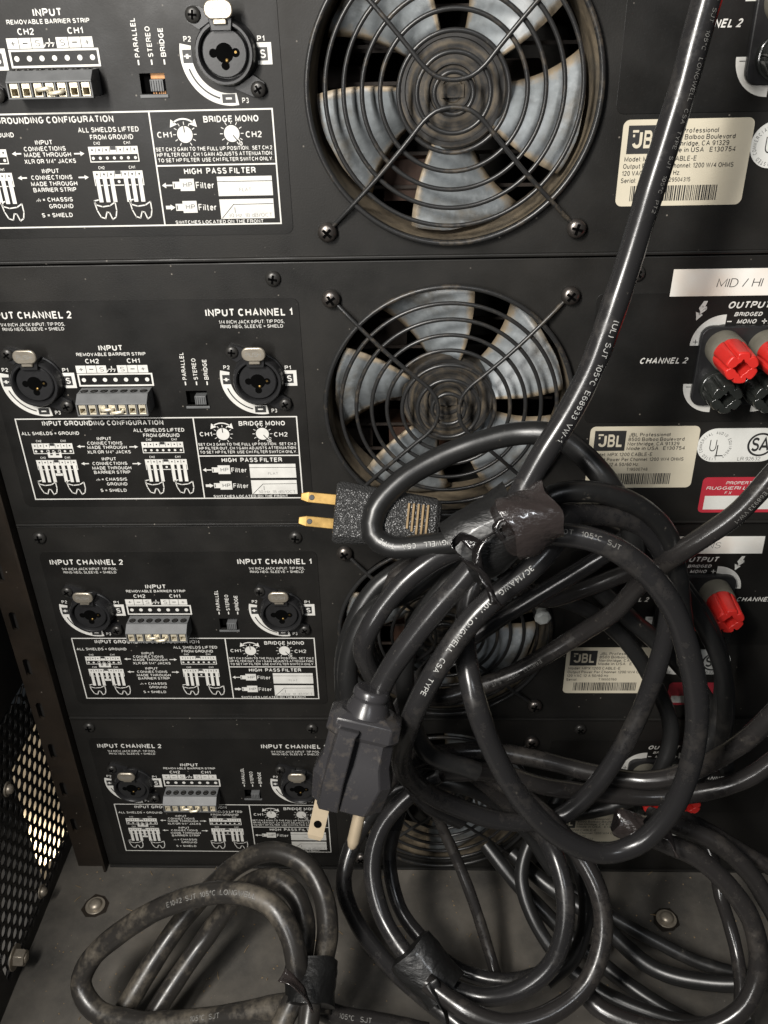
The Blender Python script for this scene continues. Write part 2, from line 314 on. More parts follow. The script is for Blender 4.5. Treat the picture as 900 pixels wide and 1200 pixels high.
def glyphs(t, bold, shear):
    """(vertices, faces, box, layer of each vertex); the box runs from the base line to the cap height"""
    k = (t, bold, shear)
    if k not in _g:
        w = .10+bold*2.1; x = 0; V = []; Fc = []; Ly = []
        for ch in t:
            if ch == ' ': x += .34; continue
            W, strokes = FONT.get(ch, FONT['-']); W = W*(1-w*.25)
            for li, st in enumerate(strokes):
                cw = w*.85
                pts = [(x+w/2+px*W, w*.42+pz*(1-w*.84)) for px, pz in st]
                vs, fs = strip(pts, cw); b = len(V); V += [(u+shear*v, v) for u, v in vs]; Ly += [li]*len(vs); Fc += [tuple(i+b for i in f) for f in fs]
            x += W+w+.115+bold*.6
        xs = [v[0] for v in V]; _g[k] = (V, Fc, (min(xs), 0, max(xs), 1), Ly)
    return _g[k]
def thing(name, label, cat, group=None, loc=(0,0,0)):
    o = bpy.data.objects.new(name, None); COL.objects.link(o); o.location = Vector(loc)*S; o.empty_display_size = .02
    return tag(o, label, cat, group)
def tag(o, label, cat, group=None):
    o['label'] = label; o['category'] = cat
    if group: o['group'] = group
    return o
def struct(o, label=None):
    o['kind'] = 'structure'
    if label: o['label'] = label
    return o
def dup(o, parent=None):
    c = o.copy(); COL.objects.link(c)
    if parent: c.parent = parent
    for ch in list(o.children): dup(ch, c)
    return c
def circ(cx, cz, r, n): return [(cx+r*math.cos(k*2*math.pi/n), cz+r*math.sin(k*2*math.pi/n)) for k in range(n)]
def rrect(x0, z0, x1, z1, r, n=5):
    x0, x1 = min(x0,x1), max(x0,x1); z0, z1 = min(z0,z1), max(z0,z1); out = []
    for cx, cz, a in ((x1-r,z1-r,0),(x0+r,z1-r,90),(x0+r,z0+r,180),(x1-r,z0+r,270)):
        for i in range(n+1):
            g = math.radians(a+90*i/n); out.append((cx+r*math.cos(g), cz+r*math.sin(g)))
    return out
def plate_with_holes(outer, holes, y0, y1):
    bm = bmesh.new(); ed = []
    for lp in [outer]+holes:
        vs = [bm.verts.new((x*S, y0*S, z*S)) for x, z in lp]
        ed += [bm.edges.new((vs[i], vs[(i+1)%len(vs)])) for i in range(len(vs))]
    bmesh.ops.triangle_fill(bm, use_beauty=True, use_dissolve=False, edges=ed)
    r = bmesh.ops.extrude_face_region(bm, geom=list(bm.faces))
    bmesh.ops.translate(bm, verts=[v for v in r['geom'] if isinstance(v, bmesh.types.BMVert)], vec=(0,(y1-y0)*S,0))
    bmesh.ops.recalc_face_normals(bm, faces=bm.faces)
    me = bpy.data.meshes.new('plate'); bm.to_mesh(me); bm.free(); return me
def meshobj(name, me, m, parent=None, loc=(0,0,0), bevel=0):
    me.materials.append(M[m]); o = bpy.data.objects.new(name, me); COL.objects.link(o); o.location = Vector(loc)*S
    if parent: o.parent = parent
    if bevel:
        b = o.modifiers.new('bevel', 'BEVEL'); b.width = bevel*S; b.segments = 2; b.limit_method = 'ANGLE'; b.angle_limit = math.radians(40)
    return o
def screw_mb(r, h):
    m = MB(); m.lathe([(r*.98, 0), (r, -h*.25), (r*.9, -h*.62), (r*.62, -h*.9), (r*.3, -h), (.01, -h*1.02)], n=20, caps=False)
    for a in (35, 125):        # cross recess, cut as a dark cross just proud of the dome
        c, s_ = math.cos(math.radians(a)), math.sin(math.radians(a)); L = r*.55; w_ = r*.14
        m.prism([(-L*c-w_*-s_*-1*-1, -L*s_-w_*c), (L*c+w_*s_, L*s_-w_*c), (L*c-w_*s_, L*s_+w_*c), (-L*c-w_*s_, -L*s_+w_*c)], -h*1.06, -h*.5, 1)
    return m
SCREW = {}
def screw(parent, x, z, y=0, r=4.0, h=2.6, mt='screw', name='screw'):
    k = (r, h, mt)
    if k not in SCREW: SCREW[k] = screw_mb(r, h).build('screw', [mt, 'hole'], smooth=50).data; bpy.data.objects.remove(bpy.data.objects[-1]) if False else None
    if not SCREW[k].get('used'):
        for o in list(COL.objects):
            if o.data == SCREW[k] and o.parent is None: bpy.data.objects.remove(o)
        SCREW[k]['used'] = 1
    o = bpy.data.objects.new(name, SCREW[k]); COL.objects.link(o); o.location = (x*S, y*S, z*S); o.parent = parent
    o.rotation_euler = (0, random.uniform(0, 3), 0); return o

# ------------------------------------------------------------------ the setting: shelf, rack rail, side wall
PITCH = 133.35
FZ = -383.0
m = MB(); m.box(-204, 300, -330, 60, FZ-3, FZ); struct(m.build('shelf_floor', 'floor', bevel=.6))
# perforated side wall
def perforated(x, y0, y1, z0, z1, p, r):
    bm = bmesh.new(); dy = p; dz = p*math.sqrt(3)/2*1.0; rows = int((z1-z0)/dz); cols = int((y1-y0)/dy)
    cell = [(p/math.sqrt(3)*math.cos(math.radians(30+60*k)), p/math.sqrt(3)*math.sin(math.radians(30+60*k))) for k in range(6)]
    vs = []; fs = []
    for j in range(rows):
        for i in range(cols):
            cy = y0+(i+.5*(j % 2))*dy; cz = z0+j*dz; b = len(vs)
            for k in range(12):
                a = cell[(k//2) % 6]; c2 = cell[(k//2+1) % 6]; o_ = a if k % 2 == 0 else ((a[0]+c2[0])/2, (a[1]+c2[1])/2)
                vs.append((x, cy+o_[0], cz+o_[1]))
            for k in range(12):
                g = math.radians(30+30*k); vs.append((x, cy+r*math.cos(g), cz+r*math.sin(g)))
            fs += [(b+k, b+(k+1)%12, b+12+(k+1)%12, b+12+k) for k in range(12)]
    return vs, fs
m = MB(); vs, fs = perforated(-200, -84, 60, FZ+12, FZ+150, 8.2, 3.3); m.add(vs, fs)
side = m.build('side_wall', 'side', recalc=False); struct(side)
sol = side.modifiers.new('thick', 'SOLIDIFY'); sol.thickness = .0012; sol.offset = -1
m = MB(); m.box(-202, -200.2, -330, 260, FZ+146, 160); m.box(-202, -200.2, -330, 260, FZ, FZ+11); m.box(-202,-200.2,-330,-88,FZ+11,FZ+146)
m.build('side_wall_frame', 'side', parent=side)
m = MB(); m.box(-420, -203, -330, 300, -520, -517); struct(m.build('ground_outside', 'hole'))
P4 = [atz(q[0], q[1], -470) for q in ((47, 838), (92, 850), (92, 985), (46, 1018), (13, 905))]  # outline of an added block that makes the bright patch behind the holes
m = MB(); n = 5; vs = [(p.x,p.y,-470) for p in P4]+[(p.x,p.y,-516) for p in P4]
m.add(vs, [tuple(range(5)), tuple(range(9,4,-1))]+[(i,(i+1)%5,5+(i+1)%5,5+i) for i in range(5)])
tag(m.build('bright_patch_block', 'outer'), 'pale cream block added outside, shaped as the bright patch seen through the perforated side wall', 'box')
# rail
rail = thing('rack_rail', 'brown dusty steel rack rail with oblong slots left of the amplifiers', 'rack rail')
slots = []
for k in range(-6, 9):
    z = -178 - 33.0*(k-2)
    if -372 < z < 110: slots.append([(x_, z_) for x_, z_ in rrect(-186.6, z-6.5, -182.8, z+6.5, 1.85)])
me = plate_with_holes([(-190,FZ+.3),(-171.5,FZ+.3),(-171.5,150),(-190,150)], slots, -1.2, 1.0)
meshobj('rail_face', me, 'rack', rail, bevel=.3)
m = MB(); m.box(-190, -171.6, 3.0, 4.0, FZ+.3, 150); m.build('slot_light_blocker', 'side', rail)  # plate added behind the slots to stop outside light showing through
m = MB(); m.box(-171.4, -169.8, -6, 30, FZ+.3, 150); m.build('rail_flange', 'rack', rail, bevel=.3)
if False:
  m = MB(); m.prism([(-189,FZ+.4),(-160,FZ+.4),(-160,FZ+2.2),(-173,FZ+2.2),(-175,FZ+30),(-177,FZ+30),(-177,FZ+2.2),(-189,FZ+2.2)], -40, -1.4); m.build('rail_foot', 'rack', rail, bevel=.5)
def hexbolt(loc, axis, r, h, label, mt='zinc', dome=False):
    m = MB(); n = 6 if not dome else 20
    prof = [(r, 0), (r, -h*.8), (r*.86, -h), ] if not dome else [(r*1.0,0),(r*1.0,-h*.3),(r*.8,-h*.75),(r*.4,-h)]
    m.lathe([(r*1.45,0),(r*1.45,-.9)], n=24); m.lathe([(a, b-.95) for a, b in prof], n=n)
    if not dome: m.lathe([(r*.55,-h-.95),(r*.55,-h-1.5),(r*.4,-h-1.9)], n=16)
    o = m.build('bolt', mt, smooth=35, bevel=.2); o.location = Vector(loc)*S
    o.rotation_euler = Vector(axis).to_track_quat('-Y', 'Z').to_euler()
    return tag(o, label, 'bolt')
hexbolt((-199.6,-76.7,-366), (1,0,-.05), 5.2, 6, 'silver hex bolt on the side wall, nearest the bottom left corner')
hexbolt((-199.6,-33.8,-365), (1,0,0), 3.0, 3, 'small round bolt head low on the perforated side wall', dome=True)
hexbolt((-199.6,-32.7,-274.6), (1,0,0), 3.0, 3, 'small round bolt head high on the perforated side wall', dome=True)
hexbolt((-169,-31,FZ+.3), (0,0,1), 4.3, 3, 'dull bolt in the rail foot on the left of the shelf', dome=True)
hexbolt((191.3,-36,FZ+.2), (0,0,1), 4.3, 3, 'dull bolt on the shelf behind the right cable coil', dome=True)
m = MB(); 
for (cx, cy) in ((-169,-31),(191.3,-36)):
    vs = []; 
    for k in range(8):
        a = k*math.pi/4+.3; r0 = 9+random.uniform(-1,1)*1.2; vs.append((cx+r0*math.cos(a), cy+r0*math.sin(a), FZ+.15))
    m.add(vs, [tuple(range(8))])
o = m.build('worn_ring', 'rack', recalc=False); o['kind'] = 'structure'
# ------------------------------------------------------------------ one amplifier
AX0, AX1 = -169.5, 274.5
FC = (52.4, -52.4)
YP, Y1, Y2, Y3 = -.35, -.45, -.55, -.65
GRP = 'amplifiers stacked in the rack'
A = thing('power_amplifier', 'top amplifier, its fan grille wires crossing above and below the hub', 'amplifier', GRP)
# chassis
slot = [(-70.8,-43.2),(-60.8,-43.2),(-60.8,-50.6),(-70.8,-50.6)]
me = plate_with_holes([(AX0,-116.3),(AX1,-116.3),(AX1,15.9),(AX0,15.9)], [circ(*FC, 57.2, 72), slot], 0, 1.6)
meshobj('rear_panel', me, 'panel', A, bevel=.45)
m = MB(); m.box(AX0+.2, AX1-.2, 1.8, 260, 13.6, 15.2); m.box(AX0+.2, AX1-.2, 1.8, 260, -115.6, -114); m.box(AX0+.2, AX0+1.8, 1.8, 260, -113.8, 13.4)
m.box(AX0+2, AX1-.2, 120, 122, -113.8, 13.4)
m.build('chassis_cover', 'panel', A)
m = MB(); m.box(AX0+1, AX1-1, -2.0, -.05, -116.4, -115.0); m.build('bottom_lip', 'panel', A, bevel=.4)
m = MB()
for i, (x, y, z, a, b, c, mt) in enumerate(((20,62,-20,26,30,40,0),(80,70,-60,30,20,30,0),(45,56,-92,44,24,18,1),(100,60,-15,20,20,26,0),(5,58,-70,18,24,50,0),(68,60,-8,16,16,12,1))):
    m.box(x-a/2,x+a/2,y-b/2,y+b/2,z-c/2,z+c/2,mt)
for k in range(7): m.box(-2, 108, 40+k*.3, 40.8+k*.3, -8-14.3*k, -9.5-14.3*k, 0)
m.build('inner_components', ['inside','coil'], A)
m = MB(); m.box(-76,-56,9.5,11,-54,-40,0); m.box(-70,-60,4.6,5.2,-45.6,-43.4,1); m.box(-66,-61,5,5.5,-50.4,-49.6,1); m.build('switch_cavity', ['hole','amber'], A)  # amber strips imitate light showing inside the slot
# overlay plates
def overlay(poly, nm='overlay_plate', mt='plate'):
    mm = MB(); mm.prism(poly, YP, -.02); return mm.build(nm, mt, A, bevel=.12)
meshobj('overlay_plate', plate_with_holes(rrect(-161.3,.2,-14.6,-105.4,3.2), [slot], YP, -.02), 'plate', A); overlay(rrect(116.5,.2,250.9,-61.5,3.2))

# ---- printed artwork, input side
m = MB(); W, K = 0, 1
def T(t, x0, z0, x1, z1, y=Y1, c=W, **k): m.txt(t, x0, z0, x1, z1, y, c, **k)
for dx, chn in ((0,'1'),(-99.8,'2')):
    T('INPUT CHANNEL '+chn, -56.7+dx, -4.2, -17.6+dx, -7.6, bold=.062)
    T('1/4 INCH JACK INPUT: TIP POS,', -51.1+dx, -9.4, -21.6+dx, -11.0, bold=.03)
    T('RING NEG, SLEEVE = SHIELD', -50.6+dx, -11.6, -22.3+dx, -13.1, bold=.03)
for dx in (0,-104):
    jx, jz = -35.3+dx, -37.0
    m.sector(jx, jz, 14.0, 18.4, 168, 279, Y1, W, 36)
    m.rect(jx-17.3, jz+1.6, jx-13.6, jz-3.0, Y2, K); T('+', jx-16.9, jz+.7, jx-14.2, jz-2.0, Y3)
    m.sector(jx, jz, 15.9, 16.5, 198, 254, Y2, K, 20)
    m.rect(jx-3.6, jz-14.2, jx+1.6, jz-17.4, Y2, K); m.rect(jx-2.2, jz-15.4, jx+.2, jz-16.1, Y3, W)
    m.rect(jx+11.8, jz+3.5, jx+17.4, jz-4.1, Y1, W); m.rect(jx+11, jz+1.9, jx+15.8, jz-2.7, Y2, K); T('S', jx+12.9, jz+1.1, jx+15.1, jz-1.9, Y3)
    T('P2', -51.6+dx, -30.8, -48.7+dx, -32.7); T('P1', -23.1+dx, -31.2, -20.3+dx, -33.1); T('P3', -31.1+dx, -52.6, -28.5+dx, -54.6)
T('INPUT', -108.1, -20.4, -97.2, -23.0, bold=.062); T('REMOVABLE BARRIER STRIP', -119.0, -23.9, -86.8, -25.5)
T('CH2', -115.5, -26.8, -109.1, -29.1); T('CH1', -96.0, -26.8, -90.0, -29.1)
def ground(cx, cz, s, y, c):
    m.stroke([(cx, cz+s*.9),(cx, cz)], s*.26, y, c); m.stroke([(cx-s*1.1, cz),(cx+s*1.1, cz)], s*.26, y, c)
    for k in (-1,0,1): m.stroke([(cx+k*s, cz),(cx+k*s-s*.45, cz-s*.75)], s*.26, y, c)
for k, ch in enumerate('+-S_S-+'):
    x0 = -120.7+k*4.85
    if ch == '_': ground(x0+2.4, -32.0, 1.6, Y1, W); continue
    m.rect(x0+.12, -30.1, x0+4.72, -33.75, Y1, W)
    if ch == '-': m.rect(x0+1.5, -31.7, x0+3.4, -32.1, Y2, K)
    else: T(ch, x0+1.5, -30.9, x0+3.5, -33.0, Y2, K, bold=.0)
m.frame(-120.6, -34.0, -85.2, -40.4, .75, Y1)
for k in range(7): m.disc(-117.9+k*4.98, -37.2, 1.0, Y1, n=16)
for x, t, zt in ((-70.3,'PARALLEL',-24.4),(-65.1,'STEREO',-27.2),(-60.1,'BRIDGE',-27.9)):
    T(t, x-1.0, -37.6, x+1.0, zt, rot=1); m.rect(x-.3, -38.5, x+.3, -40.3, Y1)
m.frame(-155.6, -56.5, -19.2, -101.3, .6, Y1); m.rect(-69.4, -57.1, -68.8, -100.7, Y1); m.rect(-68.8, -77.0, -19.8, -77.6, Y1)
T('INPUT GROUNDING CONFIGURATION', -142.7, -57.9, -83.8, -60.4, bold=.062)
T('ALL SHIELDS = GROUND', -154.0, -63.5, -125.7, -65.3); T('ALL SHIELDS LIFTED', -99.0, -62.2, -74.2, -64.1); T('FROM GROUND', -94.6, -65.0, -76.9, -66.9)
for t, a, b, c in (('INPUT',-117.6,-110.6,-66.6),('CONNECTIONS',-122.8,-105.5,-69.0),('MADE THROUGH',-123.2,-103.7,-71.3),('XLR OR 1/4" JACKS',-123.6,-102.2,-73.8),
                   ('INPUT',-117.2,-110.2,-77.6),('CONNECTIONS',-122.3,-105.0,-80.1),('MADE THROUGH',-122.9,-103.4,-82.6),('BARRIER STRIP',-122.5,-104.3,-85.0),
                   ('= CHASSIS',-119.3,-106.6,-88.9),('GROUND',-117.2,-106.9,-91.6),('S = SHIELD',-121.1,-107.9,-95.2)):
    T(t, a, c, b, c-1.75)
ground(-121.0, -89.9, .75, Y1, W)
def arrow(xt, z, L, s, y=Y1, c=W, hw=.9):            # s = -1 points left, +1 right; xt tip
    m.flat([(xt, z), (xt-s*1.7, z+hw), (xt-s*1.7, z-hw)], y, c); m.rect(xt-s*1.7, z-.28, xt-s*L, z+.28, y, c)
arrow(-128.2,-71.6,3.9,-1); arrow(-98.1,-72.0,4.3,1); arrow(-128.0,-81.0,3.9,-1); arrow(-98.1,-81.2,4.3,1)
def miniblock(x0, z0, x1, z1, dots=True):
    T('CH2', x0+2.6, z0+1.9, x0+5.2, z0+.7); T('CH1', x1-5.4, z0+1.9, x1-2.8, z0+.7)
    m.rect(x0, z0, x1, z0-2.6, Y1)
    w_ = (x1-x0)/7
    for k in range(7):
        if k == 3: m.rect(x0+k*w_+.3, z0, x0+(k+1)*w_-.3, z0-1.3, Y2, K)
        else: m.rect(x0+k*w_+w_*.4, z0-.9, x0+k*w_+w_*.62, z0-1.6, Y2, K)
        if k: m.rect(x0+k*w_-.1, z0-.3, x0+k*w_+.1, z0-2.3, Y2, K)
    m.frame(x0, z0-2.6, x1, z1, .4, Y1)
    if dots:
        for k in range(7): m.disc(x0+(k+.5)*w_, (z0-2.6+z1)/2-.1, .62, Y2, n=10)
miniblock(-150.4,-69.8,-130.3,-75.5); miniblock(-96.2,-69.5,-75.8,-75.5)
m.rect(-143.5,-73.2,-142.3,-77.4,Y2); m.rect(-137.8,-73.2,-136.6,-77.4,Y2); m.rect(-141,-74,-139.4,-77.4,Y2); m.rect(-143.5,-76.2,-136.6,-77.5,Y3)
def cablegrp(x0, z0, x1, z1, h=False):
    miniblock(x0, z0, x1, z1, False); w_ = (x1-x0)/7
    for k in (0,1,2,4,5,6):
        cx = x0+(k+.5)*w_; m.rect(cx-.85, z0-2.9, cx+.85, -91.2, Y2); m.rect(cx-1.05, z0-3.4, cx-.85, -91.2, Y3, K)
    if h:
        cx = x0+3.5*w_; m.rect(cx-1.8,-86.2,cx+1.8,-87.6,Y2); m.rect(cx-.8,z0-2.9,cx+.8,-86.4,Y2)
    else: m.disc(x0+3.5*w_, z0-4.2, .6, Y2, n=10)
    for sx in (x0-1.6, x1-7.3):
        pts = [(sx,-90.6),(sx+.6,-92.2),(sx+3.2,-93.0),(sx+6.4,-92.6),(sx+8.8,-91.2),(sx+8.9,-94.6),(sx+8.2,-97.2),(sx+6.6,-98.2),(sx+5.7,-95.4),(sx+4.6,-95.2),(sx+3.6,-97.8),(sx+1.8,-97.2),(sx+.6,-94.4),(sx,-90.6),(sx+2,-90.2)]
        m.stroke(pts, .5, Y3)
cablegrp(-150.2,-78.9,-130.1,-84.4,True); cablegrp(-96.0,-78.9,-75.3,-84.7)
T('BRIDGE MONO', -47.5, -58.9, -25.3, -61.3, bold=.062); T('CH1', -67.0, -64.4, -61.0, -66.7); T('CH2', -31.0, -64.8, -24.5, -67.2)
for cx, pa in ((-55.7,92),(-36.6,-52)):
    m.disc(cx, -65.6, 3.15, Y1, n=28)
    for k in range(11):
        a = math.radians(-60+k*30); m.stroke([(cx+3.7*math.cos(a),-65.6+3.7*math.sin(a)),(cx+4.7*math.cos(a),-65.6+4.7*math.sin(a))], .3, Y1)
    a = math.radians(pa); m.stroke([(cx+.9*math.cos(a),-65.6+.9*math.sin(a)),(cx+3.0*math.cos(a),-65.6+3.0*math.sin(a))], .4, Y2, K)
m.stroke([(-34.2,-67.6),(-33.4,-69.0)], .4, Y1); T('0', -33.9, -68.5, -32.6, -70.2)
m.sector(-55.9, -66.2, 6.1, 6.7, 52, 128, Y1, W, 16)
m.flat([(-50.4,-62.9),(-51.0,-59.9),(-53.4,-61.8)], Y1); m.flat([(-61.4,-62.9),(-60.8,-59.9),(-58.4,-61.8)], Y1)
T('SET CH 2 GAIN TO THE FULL UP POSITION.  SET CH 2', -68.4, -70.3, -20.7, -71.8); T('HP FILTER OUT, CH 1 GAIN ADJUSTS ATTENUATION.', -68.2, -72.4, -20.5, -73.9); T('TO SET HP FILTER  USE CH1 FILTER SWITCH ONLY.', -68.0, -74.5, -20.6, -76.0)
T('HIGH  PASS FILTER', -58.0, -78.4, -28.3, -80.8, bold=.062)
for zc, lf in ((-84.7, 1), (-93.5, 0)):
    m.rect(-60.4, zc+2.2, -54.4, zc-2.6, Y1); m.rect(-63.4, zc+1.1, -60.4, zc-1.7, Y1); m.rect(-63.0, zc+.5, -62.6, zc-1.2, Y2, K)
    T('HP', -59.2, zc+.9, -55.2, zc-1.2, Y2, 2); T('Filter', -53.8, zc+.9, -46.3, zc-1.8, bold=.04)
    if lf: arrow(-68.0, zc-.3, 4.4, -1, hw=1.1)
    else: m.flat([(-63.6,zc-.3),(-65.6,zc+.9),(-65.6,zc-1.5)], Y1); m.rect(-65.6, zc+.4, -67.6, zc-1.0, Y1)
m.rect(-44.7,-81.9,-21.9,-89.6,Y1); m.rect(-44.7,-83.7,-21.9,-83.95,Y2,K); T('FLAT', -35.8,-86.4,-30.9,-87.8, Y2, 2, bold=0)
m.rect(-44.7,-90.9,-22.0,-98.8,Y1); m.stroke([(-44.2,-98.5),(-38.9,-93.0),(-22.2,-92.9)], .25, Y2, K); m.rect(-38.6,-94.2,-38.4,-96.4,Y2,K)
T('30 Hz, 18 dB/OCT', -41.6,-96.6,-23.0,-98.2, Y2, 2, bold=0)
T('SWITCHES LOCATED ON THE FRONT', -64.4, -99.2, -27.0, -100.6)
m.build('input_lettering', ['print','ink','grey_ink'], A, recalc=False)

# ---- printed artwork, output side
m = MB(); IT = dict(shear=.28, bold=.062)
T('OUTPUT', 174.4, -4.0, 192.9, -7.1, **IT); T('BRIDGED', 177.5, -8.8, 189.8, -10.6, **IT); T('MONO', 179.2, -12.0, 187.8, -14.0, **IT)
m.rect(174.9,-12.75,176.9,-13.2,Y1); m.rect(190.1,-12.75,192.3,-13.2,Y1); m.rect(190.98,-11.9,191.42,-14.1,Y1)
for c_ in (174.3, 193.0):
    lf = c_ < 180
    m.sector(c_, -23.9, 9.7, 14.1, 90 if lf else 0, 180 if lf else 90, Y1, W, 24)
    m.sector(c_, -42.3, 10.0, 14.1, 180 if lf else 270, 270 if lf else 360, Y1, W, 24)
    xx = c_-11.8 if lf else c_+11.8
    m.rect(xx-1.1,-22.1,xx+1.1,-22.4,Y2,K); m.rect(xx-.15,-21.1,xx+.15,-23.4,Y2,K); m.rect(xx-.9,-43.6,xx+1.3,-43.9,Y2,K)
for cx in (163.2, 204.0):
    m.flat([(cx+.2,-3.6),(cx+1.9,-3.6),(cx+.9,-6.6)], Y1); m.flat([(cx+.2,-3.6),(cx+.9,-6.6),(cx-1.6,-6.9)], Y1)
    m.flat([(cx-.6,-5.8),(cx+2.0,-6.6),(cx+1.7,-7.6)], Y1) ; m.flat([(cx-1.6,-6.9),(cx+1.9,-5.9),(cx-.6,-8.6)], Y2)
    m.stroke([(cx+1.6,-7.2),(cx-.9,-9.4)], .8, Y1); m.flat([(cx-2.6,-8.4),(cx+.6,-9.8),(cx-1.9,-12.4)], Y1)
T('CHANNEL 2', 139.1, -29.4, 160.6, -32.3, **IT); T('CHANNEL 1', 206.4, -29.4, 228.0, -32.3, **IT)
m.build('output_lettering', ['print','ink','grey_ink'], A, recalc=False)

# ---- rating label
m = MB(); m.prism(rrect(120.2,-63.6,171.8,-96.6,2.6), -.22, -.02); lab = m.build('rating_label', 'label', A)
m = MB()
m.rect(122.4,-65.7,137.2,-76.3,-.32,0)
m.txt('J', 124.4,-67.6,128.2,-74.2,-.42,1,bold=.06); m.txt('B', 128.9,-67.6,132.2,-74.2,-.42,1,bold=.06); m.txt('L', 132.9,-67.6,135.6,-74.2,-.42,1,bold=.06)
m.rect(124.2,-67.4,126.6,-68.3,-.42,1); m.rect(124.4,-69.0,125.2,-70.0,-.42,1)
for t,a,b,c in (('JBL Professional',138.6,158.0,-66.9),('8500 Balboa Boulevard',138.5,165.0,-69.3),('Northridge, CA 91329',138.4,162.9,-71.7),('Made in USA   E130754',138.2,165.8,-74.1),
                ('Model: MPX 1200 CABLE-E',122.0,150.8,-77.3),('Output Power Per Channel: 1200 W/4 OHMS',121.8,166.1,-80.0),('120 VAC 12 A 50/60 Hz.',121.7,145.2,-82.7),('Serial:',121.5,127.6,-85.5)):
    m.txt(t, a, c, b, c-1.9, -.32, 0, bold=.035)
x = 125.8; random.seed(3)
while x < 161.2:
    w_ = random.choice((.25,.25,.4,.6)); m.rect(x,-88.6,x+w_,-94.6,-.32,0); x += w_+random.choice((.25,.3,.45))
m.build('label_print', ['ink','label'], lab, recalc=False)
# ---- approval label
m = MB(); m.prism(rrect(171.6,-65.0,210.8,-82.7,8.8,10), -.22, -.02); ap = m.build('approval_label', 'white_label', A)
m = MB(); m.txt('U',177.4,-70.6,180.6,-77.0,-.32,0,bold=0); m.txt('L',181.0,-73.4,184.4,-79.6,-.32,0,bold=0)
import string
ring = 'COMMERCIAL AUDIO EQUIPMENT  LISTED '; 
for k, ch in enumerate(ring):
    if ch == ' ': continue
    a = math.radians(205-k*360/len(ring)); vs, fs, bb, ly = glyphs(ch, .02, 0); h = 1.0
    cx, cz = 180.2+7.0*math.cos(a), -74.2+7.0*math.sin(a); ca, sa = math.cos(a-math.pi/2), math.sin(a-math.pi/2)
    m.add([(cx+((u-bb[2]/2)*h)*ca-(v-.5)*h*1.5*sa, -.32, cz+((u-bb[2]/2)*h)*sa+(v-.5)*h*1.5*ca) for u, v in vs], fs, 0)
m.sector(201.3,-73.6,5.2,6.2,25,335,-.32,0,30); m.txt('S',197.2,-69.8,200.8,-77.2,-.32,0,bold=.05); m.txt('A',200.8,-69.8,205.6,-77.2,-.32,0,bold=.05)
m.txt('LR 92632',191.8,-80.1,202.6,-82.0,-.32,0,bold=0); m.txt('®',180.4,-78.8,181.6,-80.2,-.32,0,bold=0)
m.build('approval_print', ['ink'], ap, recalc=False)

# ---- combo jacks
def combo(cx, cz, lab=None):
    m = MB(); L = -7.2
    m.lathe([(12.0,-.4),(12.0,-1.6),(11.5,-2.0),(11.3,L+.8),(10.8,L),(9.9,L),(9.4,L+.6),(9.1,-3.2),(8.7,-3.2),(8.6,-5.6),(8.2,-6.0),(3.1,-6.0),(3.05,3.0),(.01,3.0)], n=48, caps=False)
    m.prism([(x,z) for x,z in rrect(-12.8,-3.0,-4.2,-15.8,4)] if False else [(9.6,-8.0),(13.6,-10.6),(14.2,-13.6),(12.2,-16.0),(8.4,-15.4),(2,-12.6)], -2.2, -.38)
    m.prism([(-9.6,8.0),(-13.6,10.6),(-14.2,13.6),(-12.2,16.0),(-8.4,15.4),(-2,12.6)], -2.2, -.38)
    o = m.build('combo_jack', 'plastic', A, loc=(cx,0,cz), smooth=35, label=lab)
    k = MB()                                            # flat dark discs painting the shade in the three-pin holes round the central jack hole
    for a, q in ((0,4.3),(180,4.3),(270,4.3)):
        x, z = q*math.cos(math.radians(a)), q*math.sin(math.radians(a)); k.disc(x, z, 1.6, -6.05, n=18)
    k.disc(0,0,3.5,-6.06,n=28)
    k.build('socket_hole', 'hole', o, recalc=False)
    k = MB(); k.lathe([(.7,-5.9),(.7,-6.15),(.3,-6.4)], .7, -2.6, 12); k.lathe([(.5,-5.9),(.5,-6.2)], 4.3, .2, 10); k.build('contact', 'brass', o)
    k = MB(); k.prism(rrect(-5.4,8.6+2.6,5.4,8.6+9.0,3.0,6), -10.4, -9.0); k.prism([(-2.6,9.4),(2.6,9.4),(2.6,12.4),(-2.6,12.4)], -9.6, -7.0)
    k.build('latch', 'latch', o, smooth=40, bevel=.45)
    k = MB(); k.prism([(-3.8,7.4),(3.8,7.4),(4.6,12.2),(-4.6,12.2)], -8.2, -2.0); k.build('latch_seat', 'plastic', o, bevel=.3)
    k = MB(); k.txt('PUSH', -3.4, 15.4, 3.4, 13.4, -10.45, 0, bold=0); k.build('latch_print', 'grey_ink', o, recalc=False)
    screw(o, -11.2, 12.9, -2.2, 3.0, 1.6, 'screw_dark'); screw(o, 11.2, -13.0, -2.2, 3.0, 1.6, 'screw_dark')
    return o
combo(-35.2,-36.6); combo(-139.0,-36.6)

